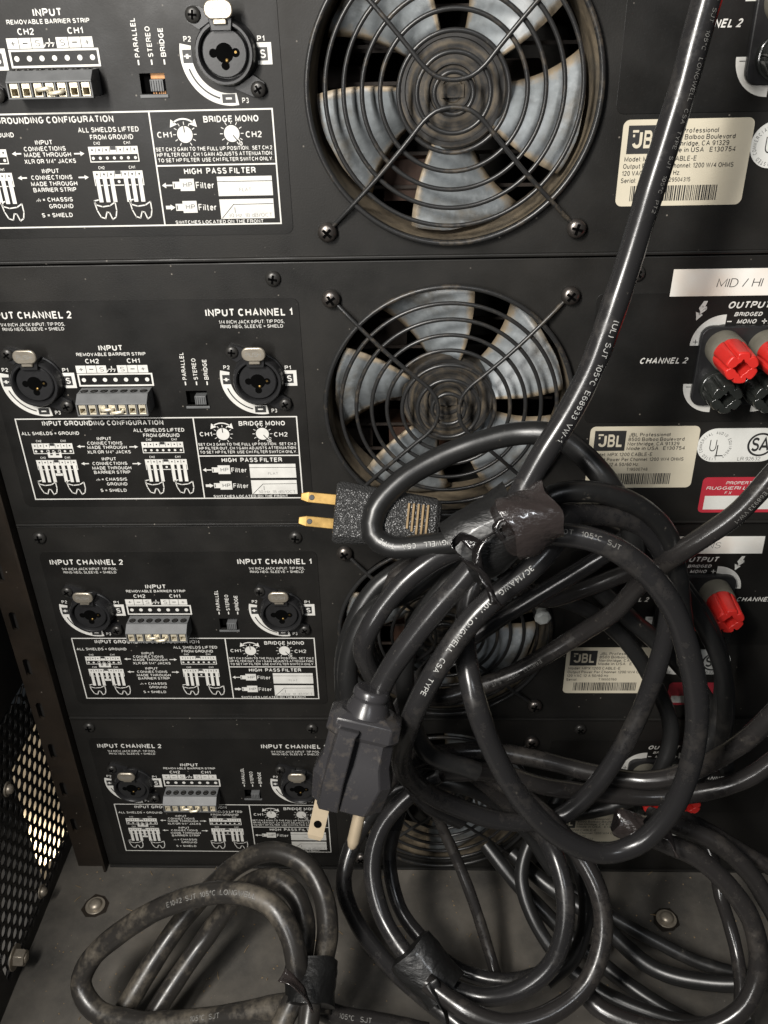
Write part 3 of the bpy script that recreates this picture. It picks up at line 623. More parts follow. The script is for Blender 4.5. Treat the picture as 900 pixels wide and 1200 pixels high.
# ---- terminal block
m = MB(); zt = -41.0; prof = [(-.4,zt),(-8.2,zt),(-12.0,zt-3.2),(-12.0,zt-3.9)]      # (y, z)
x0, x1 = -119.6, -86.4
def yz(pr, xa, xb, mm, mt=0):
    n = len(pr); vs = [(xa,y,z) for y,z in pr]+[(xb,y,z) for y,z in pr]
    mm.add(vs, [tuple(range(n)), tuple(range(2*n-1,n-1,-1))]+[(i,(i+1)%n,n+(i+1)%n,n+i) for i in range(n)], mt)
yz([(-.4,zt),(-8.0,zt),(-12.0,zt-3.4),(-12.0,zt-4.0),(-3.0,zt-4.0),(-3.0,zt-9.4),(-.4,zt-9.4)], x0, x1, m)
yz([(-3.0,zt-9.0),(-12.0,zt-9.0),(-12.0,zt-9.6),(-.4,zt-9.6)], x0, x1, m)
for k in range(8):
    xx = x0+k*(x1-x0-.6)/7; yz([(-3.1,zt-4.05),(-12.0,zt-4.05),(-12.0,zt-8.98),(-3.1,zt-8.98)], xx, xx+.6, m)
tb = m.build('terminal_block', 'block', A, bevel=.15)
cl = MB(); cl.box(-1.6,1.6,-11.4,-4,-1.9,0); cl.box(-1.6,-1.2,-11.4,-4,-4.6,-1.95); cl.box(1.2,1.6,-11.4,-4,-4.6,-1.95); cl.box(-1.6,1.6,-11.4,-4,-4.9,-4.4)
base = cl.build('wire_clamp', 'clamp', tb, bevel=.12)
ts = MB(); ts.lathe([(1.75,.0),(1.75,-.12)], n=18, m=1); ts.lathe([(1.35,-.13),(1.3,-.3)], n=16, m=0); ts.box(-1.1,1.1,-.42,-.31,-.16,.16,1)
tsb = ts.build('clamp_screw', ['screw_dark','hole'], tb)
for k in range(7):
    cx = x0+.3+(k+.5)*(x1-x0-.6)/7
    a = base if k == 0 else base.copy(); b = tsb if k == 0 else tsb.copy()
    if k: COL.objects.link(a); COL.objects.link(b)
    a.location = (cx*S, 0, (zt-4.1)*S); b.location = (cx*S, -5.0*S, (zt+.02)*S); b.rotation_euler = (math.radians(-90), 0, 0)
m = MB(); q = lambda k: x0+.3+(k+.5)*(x1-x0-.6)/7
m.tube([(q(2),-9,zt-6.6),(q(2),-12.2,zt-6.4),(q(2)+.6,-12.6,zt-6.3),(q(3)-.3,-12.7,zt-6.0),(q(3)+.4,-12.2,zt-6.1),(q(3),-9,zt-6.6)], .85, 8)
m.tube([(q(3),-9,zt-7.4),(q(3),-12.3,zt-7.6),(q(3)+.4,-12.8,zt-7.8),(q(4)-.3,-12.8,zt-7.3),(q(4)+.4,-12.2,zt-7.0),(q(4),-9,zt-7.0)], .85, 8)
m.build('jumper_wire', 'clamp', tb, smooth=60)

# ---- slide switch
m = MB(); m.box(-70.6,-61.0,3.0,4.5,-50.4,-43.4,1); m.box(-66.6,-61.4,-1.8,2.8,-49.6,-45.4,0)
for k in range(5): m.box(-66.4+k*1.0,-66.0+k*1.0,-2.3,-1.8,-49.4,-45.6,0)
m.box(-71.4,-60.2,-1.0,-.4,-51.9,-50.8,0)
m.build('slide_switch', ['block','hole'], A, bevel=.1)

# ---- fan: housing ring, hub, blades
fx, fz = FC
m = MB(); m.lathe([(57.1,1.7),(57.0,4),(56.2,12),(56.0,28),(57.6,28),(58.6,1.7)], n=96, caps=False)
m.add(m.v[:], []) if False else None
fan = m.build('cooling_fan', 'dust_rim', A, loc=(fx,0,fz), smooth=30)
m = MB(); m.lathe([(21.8,20),(21.8,8.4),(21.0,7.4),(19.2,7.4),(18.8,8.0),(15.2,8.0),(14.8,7.2),(9.6,7.2),(9.2,8.4),(7.6,8.4),(7.2,7.4),(4.6,7.4),(4.2,8.8),(.01,8.8)], n=56, caps=False)
m.box(-4.6,4.6,6.6,7.3,-2.4,2.4); m.build('fan_hub', 'hub', fan, smooth=30)
def blade():
    m = MB(); nr, na = 10, 14; vs = []; att = []
    for i in range(nr+1):
        r = 21.2+(54.2-21.2)*i/nr; wd = math.radians(42+8*i/nr); off = math.radians(9*(i/nr)**1.5)
        for j in range(na+1):
            f = j/na; a = off+(f-.5)*wd; cm = math.sin(f*math.pi)*3.4
            rr = r + (1.2*math.sin(f*9)+.6*math.sin(f*23) if i == nr else 0)*.2
            vs.append((rr*math.cos(a), 7.0+15*(f)-cm*(.4+i/nr), rr*math.sin(a))); att.append(max(f**4, (1-f)**5*.9, (i/nr)**7*.7))
    fs = [(i*(na+1)+j, (i+1)*(na+1)+j, (i+1)*(na+1)+j+1, i*(na+1)+j+1) for i in range(nr) for j in range(na)]
    m.add(vs, fs); o = m.build('fan_blade', 'blade', fan, smooth=60)
    at_ = o.data.attributes.new('edge', 'FLOAT', 'POINT'); at_.data.foreach_set('value', att)
    sd = o.modifiers.new('thick', 'SOLIDIFY'); sd.thickness = .0016; return o
bl = [blade()]
for k in range(4): b = bl[0].copy(); COL.objects.link(b); bl.append(b)
# ---- wire grille
m = MB()
def strut(sgn):
    pts = []
    for (x, z) in ((-52.4,52.4),(-49.6,48.6)): pass
    P = [(-50.2,50.2),(-44,44),(-30,30),(-16,17.2),(-9.6,11.6),(-6.2,7.0),(-5.0,2.6),(-4.8,0),(-5.0,-2.6),(-6.2,-7.0),(-9.6,-11.6),(-16,-17.2),(-30,-30),(-44,-44),(-50.2,-50.2)]
    Y = [-1.6,-3.4,-4.9]+[-5.0]*9+[-4.9,-3.4,-1.6]
    ctrl = [Vector((sgn*x, y, z)) for (x, z), y in zip(P, Y)]
    return spl(ctrl, 2.5)
def spl(P, step=3.0, tt=None):
    out = []
    for i in range(len(P)-1):
        p0 = P[i-1] if i else P[0]*2-P[1]; p1, p2 = P[i], P[i+1]; p3 = P[i+2] if i+2 < len(P) else P[-1]*2-P[-2]
        d1 = max((p1-p0).length**.5, 1e-3); d2 = max((p2-p1).length**.5, 1e-3); d3 = max((p3-p2).length**.5, 1e-3)
        m1 = ((p1-p0)/d1-(p2-p0)/(d1+d2)+(p2-p1)/d2)*d2; m2 = ((p2-p1)/d2-(p3-p1)/(d2+d3)+(p3-p2)/d3)*d2
        n = max(2, int((p2-p1).length/step))
        for k in range(n):
            u = k/n; u2 = u*u; u3 = u2*u
            out.append(p1*(2*u3-3*u2+1)+m1*(u3-2*u2+u)+p2*(-2*u3+3*u2)+m2*(u3-u2))
    out.append(P[-1]); return out
for sg in (1,-1): m.tube(strut(sg), .95, 10)
for a in (45,135,225,315):
    cx, cz = 74.1*math.cos(math.radians(a)), 74.1*math.sin(math.radians(a))
    m.tube([(cx+3.1*math.cos(k*math.pi/7), -.9, cz+3.1*math.sin(k*math.pi/7)) for k in range(14)], .85, 8, closed=True)
gr = m.build('fan_grille', 'wire', A, loc=(fx,0,fz), smooth=60)
for i, r in enumerate((7.6,14.4,21.6,28.7,35.8,43.0,50.2,57.4)):
    m = MB(); n = 64+i*6
    m.tube([(r*math.cos(k*2*math.pi/n), -3.3, r*math.sin(k*2*math.pi/n)) for k in range(n)], .95 if i < 7 else 1.15, 8, closed=True)
    m.build('grille_ring', 'wire', gr, smooth=60)
for x, z in ((0,0),(104.8,0),(0,-104.8),(104.8,-104.8)): screw(A, x, z, -1.6, 4.1, 2.9)
for x, z in ((-25,8.9),(-158.5,9.4),(132.8,8.9)): screw(A, x, z, -.05, 3.5, 2.2, 'screw_dark')

# ---- binding posts
m = MB(); m.prism(rrect(163.8,-14.4,203.4,-52.2,5), -3.2, -.37); pb = m.build('post_base', 'plastic', A, bevel=.6)
def post(cx, cz, red):
    m = MB()
    if red: m.lathe([(8.1,-3.3),(8.1,-12.6),(7.7,-13.2),(6.0,-13.2)], n=40)
    else: m.lathe([(8.0,-3.3),(8.2,-7),(7.2,-7.6)], n=40)
    c = m.build('binding_post', 'collar' if red else 'post_black', A, loc=(cx,0,cz), smooth=35, label='red capped binding post' if red else 'black binding post')
    m = MB(); n = 60; ya, yb = (-12.4, -29.0) if red else (-6.6, -19)
    prof = [(.0, ya, 7.0), (.1, ya-1, 7.6), (.55, (ya+yb)/2, 7.5), (.95, yb+.8, 7.1), (1, yb, 6.6)]
    vs = []
    for f, y, R in prof:
        for k in range(n):
            a = k*2*math.pi/n; fl = max(0, math.cos(6*a))**6; g = (1.0 if f > .3 else .15)
            vs.append(((R-1.9*g*fl)*math.cos(a), y, (R-1.9*g*fl)*math.sin(a)))
    b = len(vs)
    for y, R in ((yb, 2.7), (yb+9, 2.6)):
        for k in range(n):
            a = k*2*math.pi/n; ww = 2.7+1.2*max(0, math.cos(4*a))**3 if True else R; vs.append((ww*math.cos(a), y, ww*math.sin(a)))
    rows = len(prof)+2; fs = [(i*n+k, i*n+(k+1)%n, (i+1)*n+(k+1)%n, (i+1)*n+k) for i in range(rows-1) for k in range(n)]
    fs += [tuple(range((rows-1)*n, rows*n)), tuple(range(n))]
    m.add(vs, fs); 
    m.build('post_cap', 'red' if red else 'post_black', c, smooth=28, bevel=.25)
for cx in (174.3,193.0): post(cx,-24.0,True); post(cx,-42.3,False)

# ------------------------------------------------------------------ the four amplifiers
amps = [A]
for k in range(1,4): amps.append(dup(A))
LBL = ['top amplifier, its fan grille wires crossing above and below the hub',
       'second amplifier from the top, with white MID / HI tape at its output posts',
       'third amplifier from the top, its label and fan half hidden by hanging cable loops',
       'lowest amplifier, just above the shelf, its lower right covered by a grey plug']
for k, a in enumerate(amps):
    a.location = (0, 0, (1-k)*PITCH*S); a['label'] = LBL[k]; a['category'] = 'amplifier'; a['group'] = GRP
    fanp = next(c for c in a.children if c.name.startswith('cooling_fan'))
    ph = (268, 22, 100, 60)[k]; i = 0
    for b in fanp.children:
        if b.name.startswith('fan_blade'): b.rotation_euler = (0, -math.radians(ph+72*i), 0); i += 1
    g = next(c for c in a.children if c.name.startswith('fan_grille'))
    if k == 0: g.rotation_euler = (0, math.radians(90), 0)
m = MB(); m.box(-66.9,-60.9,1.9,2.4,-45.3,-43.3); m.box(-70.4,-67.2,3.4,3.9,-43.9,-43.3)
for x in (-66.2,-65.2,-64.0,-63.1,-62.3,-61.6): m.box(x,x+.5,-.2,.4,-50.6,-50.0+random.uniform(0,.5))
m.build('switch_glint', 'amber', A)  # added amber pieces, painted as the orange glints in this switch slot
def serial(a, t, x0=143.0, x1=149.8):
    lb = next(c for c in a.children if c.name.startswith('rating_label')); m = MB(); m.txt(t, 139.6, -85.5, 149.6, -87.2, -.32, 0, bold=.03)
    m.build('serial_print', 'ink', lb, recalc=False)
serial(A, 'A29504315'); serial(amps[1], 'T19500748'); serial(amps[2], 'T19500760'); serial(amps[3], 'T19500752')
def tapelabel(a, x0, x1, z0, z1, t, tx0, tx1, tz0, tz1, c='ink', lab=None, tilt=0):
    m = MB(); m.prism([(x0,z0),(x1,z0+tilt),(x1+.3,z1+tilt),(x0-.2,z1)], -.60, -.40); o = m.build('tape_label', 'tape', a, label=lab)
    k = MB(); k.txt(t, tx0, tz0, tx1, tz1, -.70, 0, bold=.0, shear=.12); k.build('tape_print', c, o, recalc=False)
tapelabel(amps[1], 148.3, 222, 10.4, -1.4, 'MID / HI', 167.5, 187.2, 6.2, 2.4, lab='white tape reading MID / HI')
tapelabel(amps[2], 150.0, 213.6, 8.4, -1.9, 'MAINS', 176, 192.2, 5.0, 1.4, 'grey_ink', lab='white tape with faded grey lettering')
def redlabel(a, x0, z0, x1, z1, txt=True):
    m = MB(); m.prism(rrect(x0,z0,x1,z1,2.4), -.22, -.02); o = m.build('property_label', 'red_label', a)
    k = MB(); w_ = x1-x0
    if txt:
        k.txt('PROPERTY OF', x0+11.3, z0-2.2, x1-8, z0-3.9, -.32, 0, bold=.03, shear=.2); k.txt('RUGGIERI LIGHTING', x0+2.2, z0-5.0, x1-1.6, z0-6.8, -.32, 0, bold=.03, shear=.2)
        k.txt('F X', x0+11.5, z0-7.8, x0+15, z0-9.4, -.32, 0, bold=.02, shear=.2)
    k.rect(x0+2.3, z0-w_*.27, x1-2.3, z1+1.8, -.30, 0)
    k.build('property_print', 'white_label', o, recalc=False)
redlabel(amps[1], 177.4, -91.2, 215.4, -111.0); redlabel(amps[2], 179.6, -88.8, 215.6, -105.5, False)


m = MB(); random.seed(11)
for k in range(420):
    x, y = random.uniform(-195, 260), random.uniform(-150, -3); r = random.uniform(.25, .8); a = random.uniform(0, 6)
    if random.random() < .15:
        L = random.uniform(2, 6); c_, s_ = math.cos(a)*L, math.sin(a)*L
        m.tube([(x, y, FZ+.25), (x+c_*.5, y+s_*.5, FZ+.9), (x+c_, y+s_+.8, FZ+.25)], .16, 4)
    else:
        m.add([(x+r*math.cos(a), y+r*math.sin(a), FZ+.05), (x+r*math.cos(a+2), y+r*math.sin(a+2), FZ+.05), (x+r*math.cos(a+4.1), y+r*math.sin(a+4.1), FZ+.05), (x, y, FZ+r)], [(0,1,3),(1,2,3),(2,0,3),(0,2,1)])
o = m.build('floor_debris', 'tan'); o['kind'] = 'stuff'; o['label'] = 'tiny crumbs and lint scattered on the shelf'
# ------------------------------------------------------------------ cables
def cpath(pts, step=3.5):
    k = pts[0][0]; P = spl([at(*p) for p in pts], step)
    return [p+Vector((math.sin(i*.21+k), math.sin(i*.17+2*k), math.sin(i*.13+3*k)))*.55 for i, p in enumerate(P)]
def cable(name, P, r, mt, parent=None, label=None, cat=None, group=None, n=16, wob=.02):
    m = MB(); ph = random.uniform(0, 9)
    m.tube(P, lambda u: r*(1+wob*math.sin(u*37+ph)+wob*.6*math.sin(u*91+ph)), n)
    o = m.build(name, mt, parent, smooth=70)
    if cat: tag(o, label, cat, group)
    elif label: o['label'] = label
    return o
def wrap_text(P, r, s0, text, h, parent, mt='cprint', d=1, off=0.0, wide=1.25, gap=1.0, bold=.02):
    """letters bent round the cable; s0 = where along it (0..1), d = reading direction, off = mm round the cable"""
    acc = [0]
    for a, b in zip(P, P[1:]): acc.append(acc[-1]+(b-a).length)
    tot = acc[-1]
    def frame(s):
        s = min(max(s, 0.01), tot-.01); i = max(j for j in range(len(acc)) if acc[j] <= s); i = min(i, len(P)-2)
        u = (s-acc[i])/(acc[i+1]-acc[i]); p = P[i].lerp(P[i+1], u)
        t0 = (P[i+1]-P[max(i-1,0)]).normalized(); t1 = (P[min(i+2,len(P)-1)]-P[i]).normalized(); t = t0.lerp(t1, u).normalized()
        c = (CAM-p).normalized(); nrm = (c-t*t.dot(c)).normalized(); return p, t, nrm
    vs, fs, bb, ly = glyphs(text, bold, 0); cap = 1.0; m = MB(); out = []
    for (u, v) in vs:
        s = s0*tot + d*(u-bb[0])*h/cap*wide; p, t, nrm = frame(s); e = nrm.cross(t)*d
        th = ((v-cap/2)*h/cap+off)/r; out.append(p+(nrm*math.cos(th)+e*math.sin(th))*(r*1.02+.07))
    m.add(out, fs); return m.build('cord_print', mt, parent, recalc=False)
R0 = 4.75
CG = 'black power cords hanging behind the amplifiers'
# main cord: from the top right down into the taped coil and out to the grey grounded plug
PA = spl([aty(*q) for q in [(838,-40,-56),(828,0,-58),(814,50,-60),(801,100,-62),(781,165,-64),(758,237,-67),(739,300,-70),(716,370,-75),(691,437,-80),(662,492,-84),(630,543,-89),(604,590,-93),(582,630,-96),(548,672,-100),(512,712,-103),(480,752,-106),(454,790,-109),(437,826,-112)]], 3.5)
A_ = cable('power_cable', PA, R0, 'cable', label='thick glossy black cord falling from the top right into the taped coil and grey plug', cat='power cord', group=CG)
wrap_text(PA, R0, .060, 'SJT  105°C  PT2    E68933 VW-1', 1.9, A_, 'cprint_dim', d=-1, off=-1.8) if False else None
wrap_text(PA, R0, .02, '(UL)   SJT   105°C   LONGWELL   CSA   TYPE   SJT   105°C   PT2', 1.6, A_, 'cprint_dim', d=1, off=3.4, wide=1.1)
wrap_text(PA, R0, .385, '(UL)  SJT  105°C  E68933  VW-1', 2.2, A_, 'cprint', d=1, off=2.6, wide=1.1)
PB = cpath([(668,606,352),(645,640,346),(618,670,345),(586,696,345),(554,728,346),(524,768,348),(496,812,354),(476,854,366),(470,888,384),(488,917,410),(530,945,430),(590,964,442),(650,960,445),(690,930,440),(735,862,428),(768,790,415),(784,735,405),(786,680,392),(770,640,380),(735,608,368),(690,602,360),(650,604,352)])
b = cable('cord_loop', PB, R0, 'cable', A_)
wrap_text(PB, R0, .055, '3C/14AWG  300V   LONGWELL   CSA   TYPE', 2.15, A_, 'cprint', d=1, off=.2, wide=1.15)
PC = spl([aty(*q) for q in [(585,640,-84),(640,626,-92),(700,634,-96),(748,662,-98),(785,706,-100),(808,770,-102),(817,840,-104),(805,910,-107),(780,958,-110),(745,990,-113),(706,1000,-115),(655,980,-115),(612,938,-113),(578,880,-110),(555,815,-104),(545,755,-88),(552,695,-70),(575,650,-60)]], 3.5)
c = cable('cord_loop', PC, R0+.1, 'cable', A_)
wrap_text(PC, R0+.1, .075, '105°C   SJT   (UL)', 2.0, A_, 'cprint_dim', d=-1, off=1.2, wide=1.1) if False else wrap_text(PC, R0+.1, .06, '0.50T   105°C  SJT', 2.0, A_, 'cprint_dim', d=1, off=1.2, wide=1.1)
PC2 = cpath([(600,618,356),(650,580,352),(700,576,354),(748,592,362),(778,622,372),(792,668,385),(800,720,395),(806,780,402)])
cable('cord_loop', PC2, R0-.3, 'cable_dark', A_)
PC3 = cpath([(600,640,372),(560,640,368),(512,655,366),(466,690,368),(432,735,372),(424,760,378),(440,800,392),(458,850,408),(470,900,435),(500,940,455),(540,960,470)])
cable('cord_loop', PC3, R0-.2, 'cable', A_)
PC4 = cpath([(600,640,392),(545,650,388),(480,690,388),(430,720,392),(408,770,398),(412,830,408),(432,880,430)])
cable('cord_loop', PC4, R0, 'cable_dark', A_)
PC5 = cpath([(600,650,382),(545,668,380),(500,715,382),(474,770,388),(478,830,395),(500,880,402),(560,905,410)])
cable('cord_loop', PC5, R0-.3, 'cable_dark', A_)

# cord running off to the right edge
PD = cpath([(960,500,345),(905,556,352),(860,602,360),(818,632,368),(786,655,376),(752,684,396),(722,716,412),(680,742,426),(640,767,434),(600,790,440),(560,806,442),(515,818,440),(470,806,436),(436,770,430),(428,730,422),(450,690,410),(500,655,400),(560,640,395)])
D_ = cable('power_cable', PD, R0-.2, 'cable_dusty', label='grey dusted cord crossing the red sticker toward the right edge', cat='power cord', group=CG)
wrap_text(PD, R0-.2, .035, '(UL) SJT 105°C E68933 VW-1', 1.8, D_, 'cprint_dim', d=1, off=2.6, wide=1.1)
wrap_text(PD, R0-.2, .47, 'E68933   105°C   SJT  (UL)', 2.1, D_, 'cprint_dim', d=1, off=1.2, wide=1.1)
PE = cpath([(740,628,384),(700,655,392),(650,684,398),(600,714,404),(560,742,408),(520,770,414),(490,800,424),(460,840,440)])
E_ = cable('power_cable', PE, R0-.6, 'cable', label='shiny thin cord slanting behind the coil above the middle fan', cat='power cord', group=CG)
PE2 = cpath([(560,640,400),(630,700,420),(680,690,425),(740,668,420),(800,650,418)])
cable('cord_loop', PE2, R0-.3, 'cable_dusty', E_)

# cord with the pebbled polarised plug
PF = cpath([(742,665,384),(738,615,372),(708,560,364),(676,524,366),(650,508,366),(610,506,370),(560,518,372),(512,538,374),(468,566,374),(440,600,374),(438,628,374),(458,642,372),(500,640,368),(545,632,362),(590,610,356)])
F_ = cable('power_cable', PF, 5.0, 'cable_dark', label='black cord curling round the pebbled plug with two brass blades', cat='power cord', group=CG)
wrap_text(PF, 4.2, .71, 'TYPE    CSA    LONGWELL', 2.1, F_, 'cprint', d=-1, off=.6, wide=1.35) if False else wrap_text(PF, 5.0, .92, 'LONGWELL    CSA    TYPE', 2.1, F_, 'cprint', d=-1, off=-.4, wide=1.1)
def frame_at(p, q, r_):                        # axis p->q, front normal toward the viewer, side
    ax = (q-p).normalized(); n = (CAM-p).normalized(); n = (n-ax*n.dot(ax)).normalized(); return ax, n, ax.cross(n)
def loft(secs, p, ax, n, sd, m, mt=0):         # secs: (distance, [(side, normal)...])
    vs = []; k = len(secs[0][1])
    for d, poly in secs:
        for a, b in poly: vs.append(p+ax*d+sd*a+n*b)
    fs = [(i*k+j, i*k+(j+1)%k, (i+1)*k+(j+1)%k, (i+1)*k+j) for i in range(len(secs)-1) for j in range(k)]+[tuple(range(k)), tuple(range((len(secs)-1)*k, len(secs)*k))]
    m.add(vs, fs, mt)
def octo(a, b, c): return [(-a+c,-b),(a-c,-b),(a,-b+c),(a,b-c),(a-c,b),(-a+c,b),(-a,b-c),(-a,-b+c)]
def circle2(r, n=24, cx=0, cy=0): return [(cx+r*math.cos(k*2*math.pi/n), cy+r*math.sin(k*2*math.pi/n)) for k in range(n)]
# plug 1
p = at(515,612,385); q = at(392,600,383); ax, n, sd = frame_at(p, q, 0); L = (q-p).length
m = MB(); loft([(0, octo(8,6,2)),(2.5, octo(10.5,8,3)),(L-2, octo(13.6,10.5,3.6)),(L, octo(12.8,9.8,3.2))], p, ax, n, sd, m)
plug = m.build('plug', 'plug_rough', F_, bevel=.8, smooth=30)
m = MB()
for k in range(5): loft([(6+k*2.1, [(-8.5+k*1.1,0),(7,0),(7,9.3+k*.14),(-8.5+k*1.1,9.3+k*.14)]),(6.9+k*2.1, [(-8.5+k*1.1,0),(7,0),(7,9.3+k*.14),(-8.5+k*1.1,9.3+k*.14)])], p, ax, n, sd, m)
m.build('grip_rib', 'tan', plug, bevel=.2)
for s_ in (-5.2, 5.4):
    m = MB(); loft([(L-1, [(s_-2.4,-.8),(s_+2.4,-.8),(s_+2.4,.8),(s_-2.4,.8)]),(L+12, [(s_-2.4,-.8),(s_+2.4,-.8),(s_+2.4,.8),(s_-2.4,.8)]),(L+15.4, [(s_-1.5,-.5),(s_+1.5,-.5),(s_+1.5,.5),(s_-1.5,.5)])], p, ax, n, sd, m)
    a = p+ax*(L+10.5)+sd*s_; loft([(0, circle2(1.5,14)),(.9, circle2(1.3,14))], a, n, ax, sd, m, 1)  # dark disc painting the shade of the blade hole
    m.build('plug_blade', ['brass','ink'], plug, bevel=.3)
# plug 2: grey grounded plug
p = at(437,806,349); q = at(403,955,358); ax, n, sd = frame_at(p, q, 0); L = (q-p).length
m = MB()
loft([(0, circle2(6.6)),(1.2, circle2(7.4)),(3.6, circle2(7.6)),(4.4, circle2(6.9)),(6.0, circle2(7.8)),(9.6, circle2(9.2)),(11, circle2(9.6))], p, ax, n, sd, m)
loft([(9.5, octo(10.5,7,3)),(12.0, octo(14.6,9.5,3.5)),(18, octo(15.0,9.6,3.5)),(20.5, octo(13.2,8.2,4)),(30, octo(13.8,8.8,4)),(37, octo(16.2,11,4.5)),(49.5, octo(14.6,10,6)),(50.5, octo(13.4,9.2,6))], p, ax, n, sd, m)
loft([(15, [(9.5,7),(1,7),(1,12),(9.5,12)]),(17, [(10.5,7),(1.5,7),(2.2,13.6),(9.4,13.6)]),(37, [(12,7),(2,7),(2.8,14.6),(10.8,14.6)]),(50.3, [(12,7),(2,7),(2.6,11.4),(10.4,11.4)])], p, ax, n, -sd if False else sd, m)
plug2 = m.build('plug', 'plug_grey', A_, bevel=.9, smooth=30, label='scuffed grey grounded plug hanging prongs down')
BL = []
m = MB(); s_ = -9.0
def tosd(px, py, t): d = at(px, py, t)-p; return d.dot(sd), d.dot(ax)
s1, a1 = tosd(368,985,358); s0_, a0 = tosd(383,945,352)
bx = lambda s_, w_, h_: [(s_-w_,-h_),(s_+w_,-h_),(s_+w_,h_),(s_-w_,h_)]
loft([(49, bx(s1,3.3,.8)),(a1-1.2, bx(s1,3.3,.8)),(a1+.6, bx(s1,2.5,.6))], p, ax, n, sd, m)
h0 = p+ax*(a1-6.5)+sd*s1+n*.82; loft([(0, circle2(1.7,16)),(.06, circle2(1.7,16))], h0, n, ax, sd, m, 1)
m.build('plug_blade', ['pin','hole'], plug2, bevel=.3)
m = MB(); s1, a1 = tosd(412,995,357)
loft([(46, circle2(2.6,16,s1,1.5)),(a1-3, circle2(2.6,16,s1,1.5)),(a1-.6, circle2(1.9,16,s1,1.5)),(a1+.6, circle2(.9,16,s1,1.5))], p, ax, n, sd, m)
m.build('ground_pin', 'pin', plug2, smooth=50)

# tape round the coil
def sleeve(name, pa, pb, wa, da, mt, parent, twist=0, amp=.5, n=40, rows=14, label=None):
    ax = (pb-pa).normalized(); nn = (CAM-pa).normalized(); nn = (nn-ax*nn.dot(ax)).normalized(); sd_ = ax.cross(nn); m = MB(); vs = []; L = (pb-pa).length
    for i in range(rows+1):
        u = i/rows
        for k in range(n):
            a = k*2*math.pi/n; w_ = 1+amp*.06*math.sin(3*a+5*u)+amp*.03*math.sin(9*a+7*u+i)
            c, s_ = math.cos(a), math.sin(a); e = 1.0
            x = wa*math.copysign(abs(c)**e, c)*w_*(1+.05*math.sin(6*u)); z = da*math.copysign(abs(s_)**e, s_)*w_
            vs.append(pa+ax*(L*u+amp*.9*math.sin(4*a+2))+sd_*x+nn*z)
    fs = [(i*n+k, i*n+(k+1)%n, (i+1)*n+(k+1)%n, (i+1)*n+k) for i in range(rows) for k in range(n)]+[tuple(range(n)), tuple(range(rows*n, rows*n+n))]
    m.add(vs, fs); return m.build(name, mt, parent, smooth=50, label=label)
def ribbon(name, pts, wfun, mt, parent, tw=0, off=0):
    P = spl([at(*q) for q in pts], 1.2); m = MB(); vs = []; L = len(P)-1
    for i, p_ in enumerate(P):
        t = (P[min(i+1,L)]-P[max(i-1,0)]).normalized(); c = (CAM-p_).normalized(); nn = (c-t*t.dot(c)).normalized(); s_ = t.cross(nn)
        a = off+tw*i/L; e = s_*math.cos(a)+nn*math.sin(a); f = nn*math.cos(a)-s_*math.sin(a); w_ = wfun(i/L)
        for k in range(5):
            u = (k-2)/2; vs.append(p_+e*w_*u+f*w_*.35*(u*u)+f*.3*math.sin(i*.9+k))
    m.add(vs, [(i*5+k, i*5+k+1, (i+1)*5+k+1, (i+1)*5+k) for i in range(L) for k in range(4)])
    o = m.build(name, mt, parent, smooth=50, recalc=False); sd_ = o.modifiers.new('thick', 'SOLIDIFY'); sd_.thickness = .0004; return o
sleeve('tape_wrap', at(538,650,336), at(612,600,333), 14, 10, 'etape', A_, label='black tape round the coil')
sleeve('tape_wrap', at(592,622,318), at(646,598,320), 11.5, 9, 'gtape', A_, amp=1.2, label='glossy worn tape over the black tape')
ribbon('tape_tail', [(598,612,321),(572,628,319),(558,645,318),(563,668,319),(576,692,320),(586,710,321)], lambda u: 2.2-1.0*u, 'shiny', A_, tw=4.5, off=.6)
ribbon('tape_tail', [(560,640,318),(540,628,318),(530,640,318),(545,658,318),(566,674,319),(580,708,321)], lambda u: 2.4-1.3*u, 'shiny', A_, tw=3.2, off=.2)
ribbon('tape_tail', [(622,600,321),(598,600,319),(580,618,318),(590,632,319)], lambda u: 1.6-.6*u, 'shiny', A_, tw=2.2, off=.9)

for q, r_, mt_ in (([(440,930,470),(475,898,468),(540,900,466),(590,935,470),(640,985,480),(660,1040,486)], 4.6, 'cable_dusty'), ([(430,960,485),(455,930,482),(500,915,480),(560,928,480),(610,965,486),(650,1020,490)], 4.4, 'cable_dark'),
    ([(620,690,430),(700,722,440),(760,790,452),(788,860,462),(760,920,470),(690,950,480),(600,950,490)], 4.3, 'cable_dark'), ([(500,650,405),(440,690,408),(404,760,415),(408,840,435),(440,890,462),(500,905,480)], 4.4, 'cable_dark'),
    ([(560,600,398),(680,610,402),(760,650,408),(815,720,418),(850,800,430),(840,880,448),(790,930,462)], 4.3, 'cable_dark')):
    cable('cord_loop', cpath(q), r_, mt_, A_)
# horizontal cords low at the right
PG = cpath([(520,905,430),(580,905,440),(640,921,450),(705,930,455),(770,934,455),(833,926,450),(880,908,442),(930,870,432)])
G_ = cable('power_cable', PG, R0, 'cable_dusty', label='horizontal cord sagging across the lower right below the red post', cat='power cord', group=CG)
PG2 = cpath([(960,770,400),(905,835,412),(865,872,424),(815,902,440),(760,915,452),(690,905,462),(630,890,468),(560,880,470),(480,895,462),(440,930,452)])
G2 = cable('power_cable', PG2, R0+.2, 'cable_dusty', label='cord rising from behind the coil to the right edge above the sagging cord', cat='power cord', group=CG)
PG3 = cpath([(700,690,430),(735,722,436),(768,750,442),(805,788,446),(838,845,452),(850,900,462)])
G3 = cable('power_cable', PG3, R0, 'cable_dark', label='dark cord slanting down across the third amplifier label', cat='power cord', group=CG)
PG4 = cpath([(760,640,410),(800,690,418),(832,738,424),(848,790,432),(842,840,444),(820,890,452)])
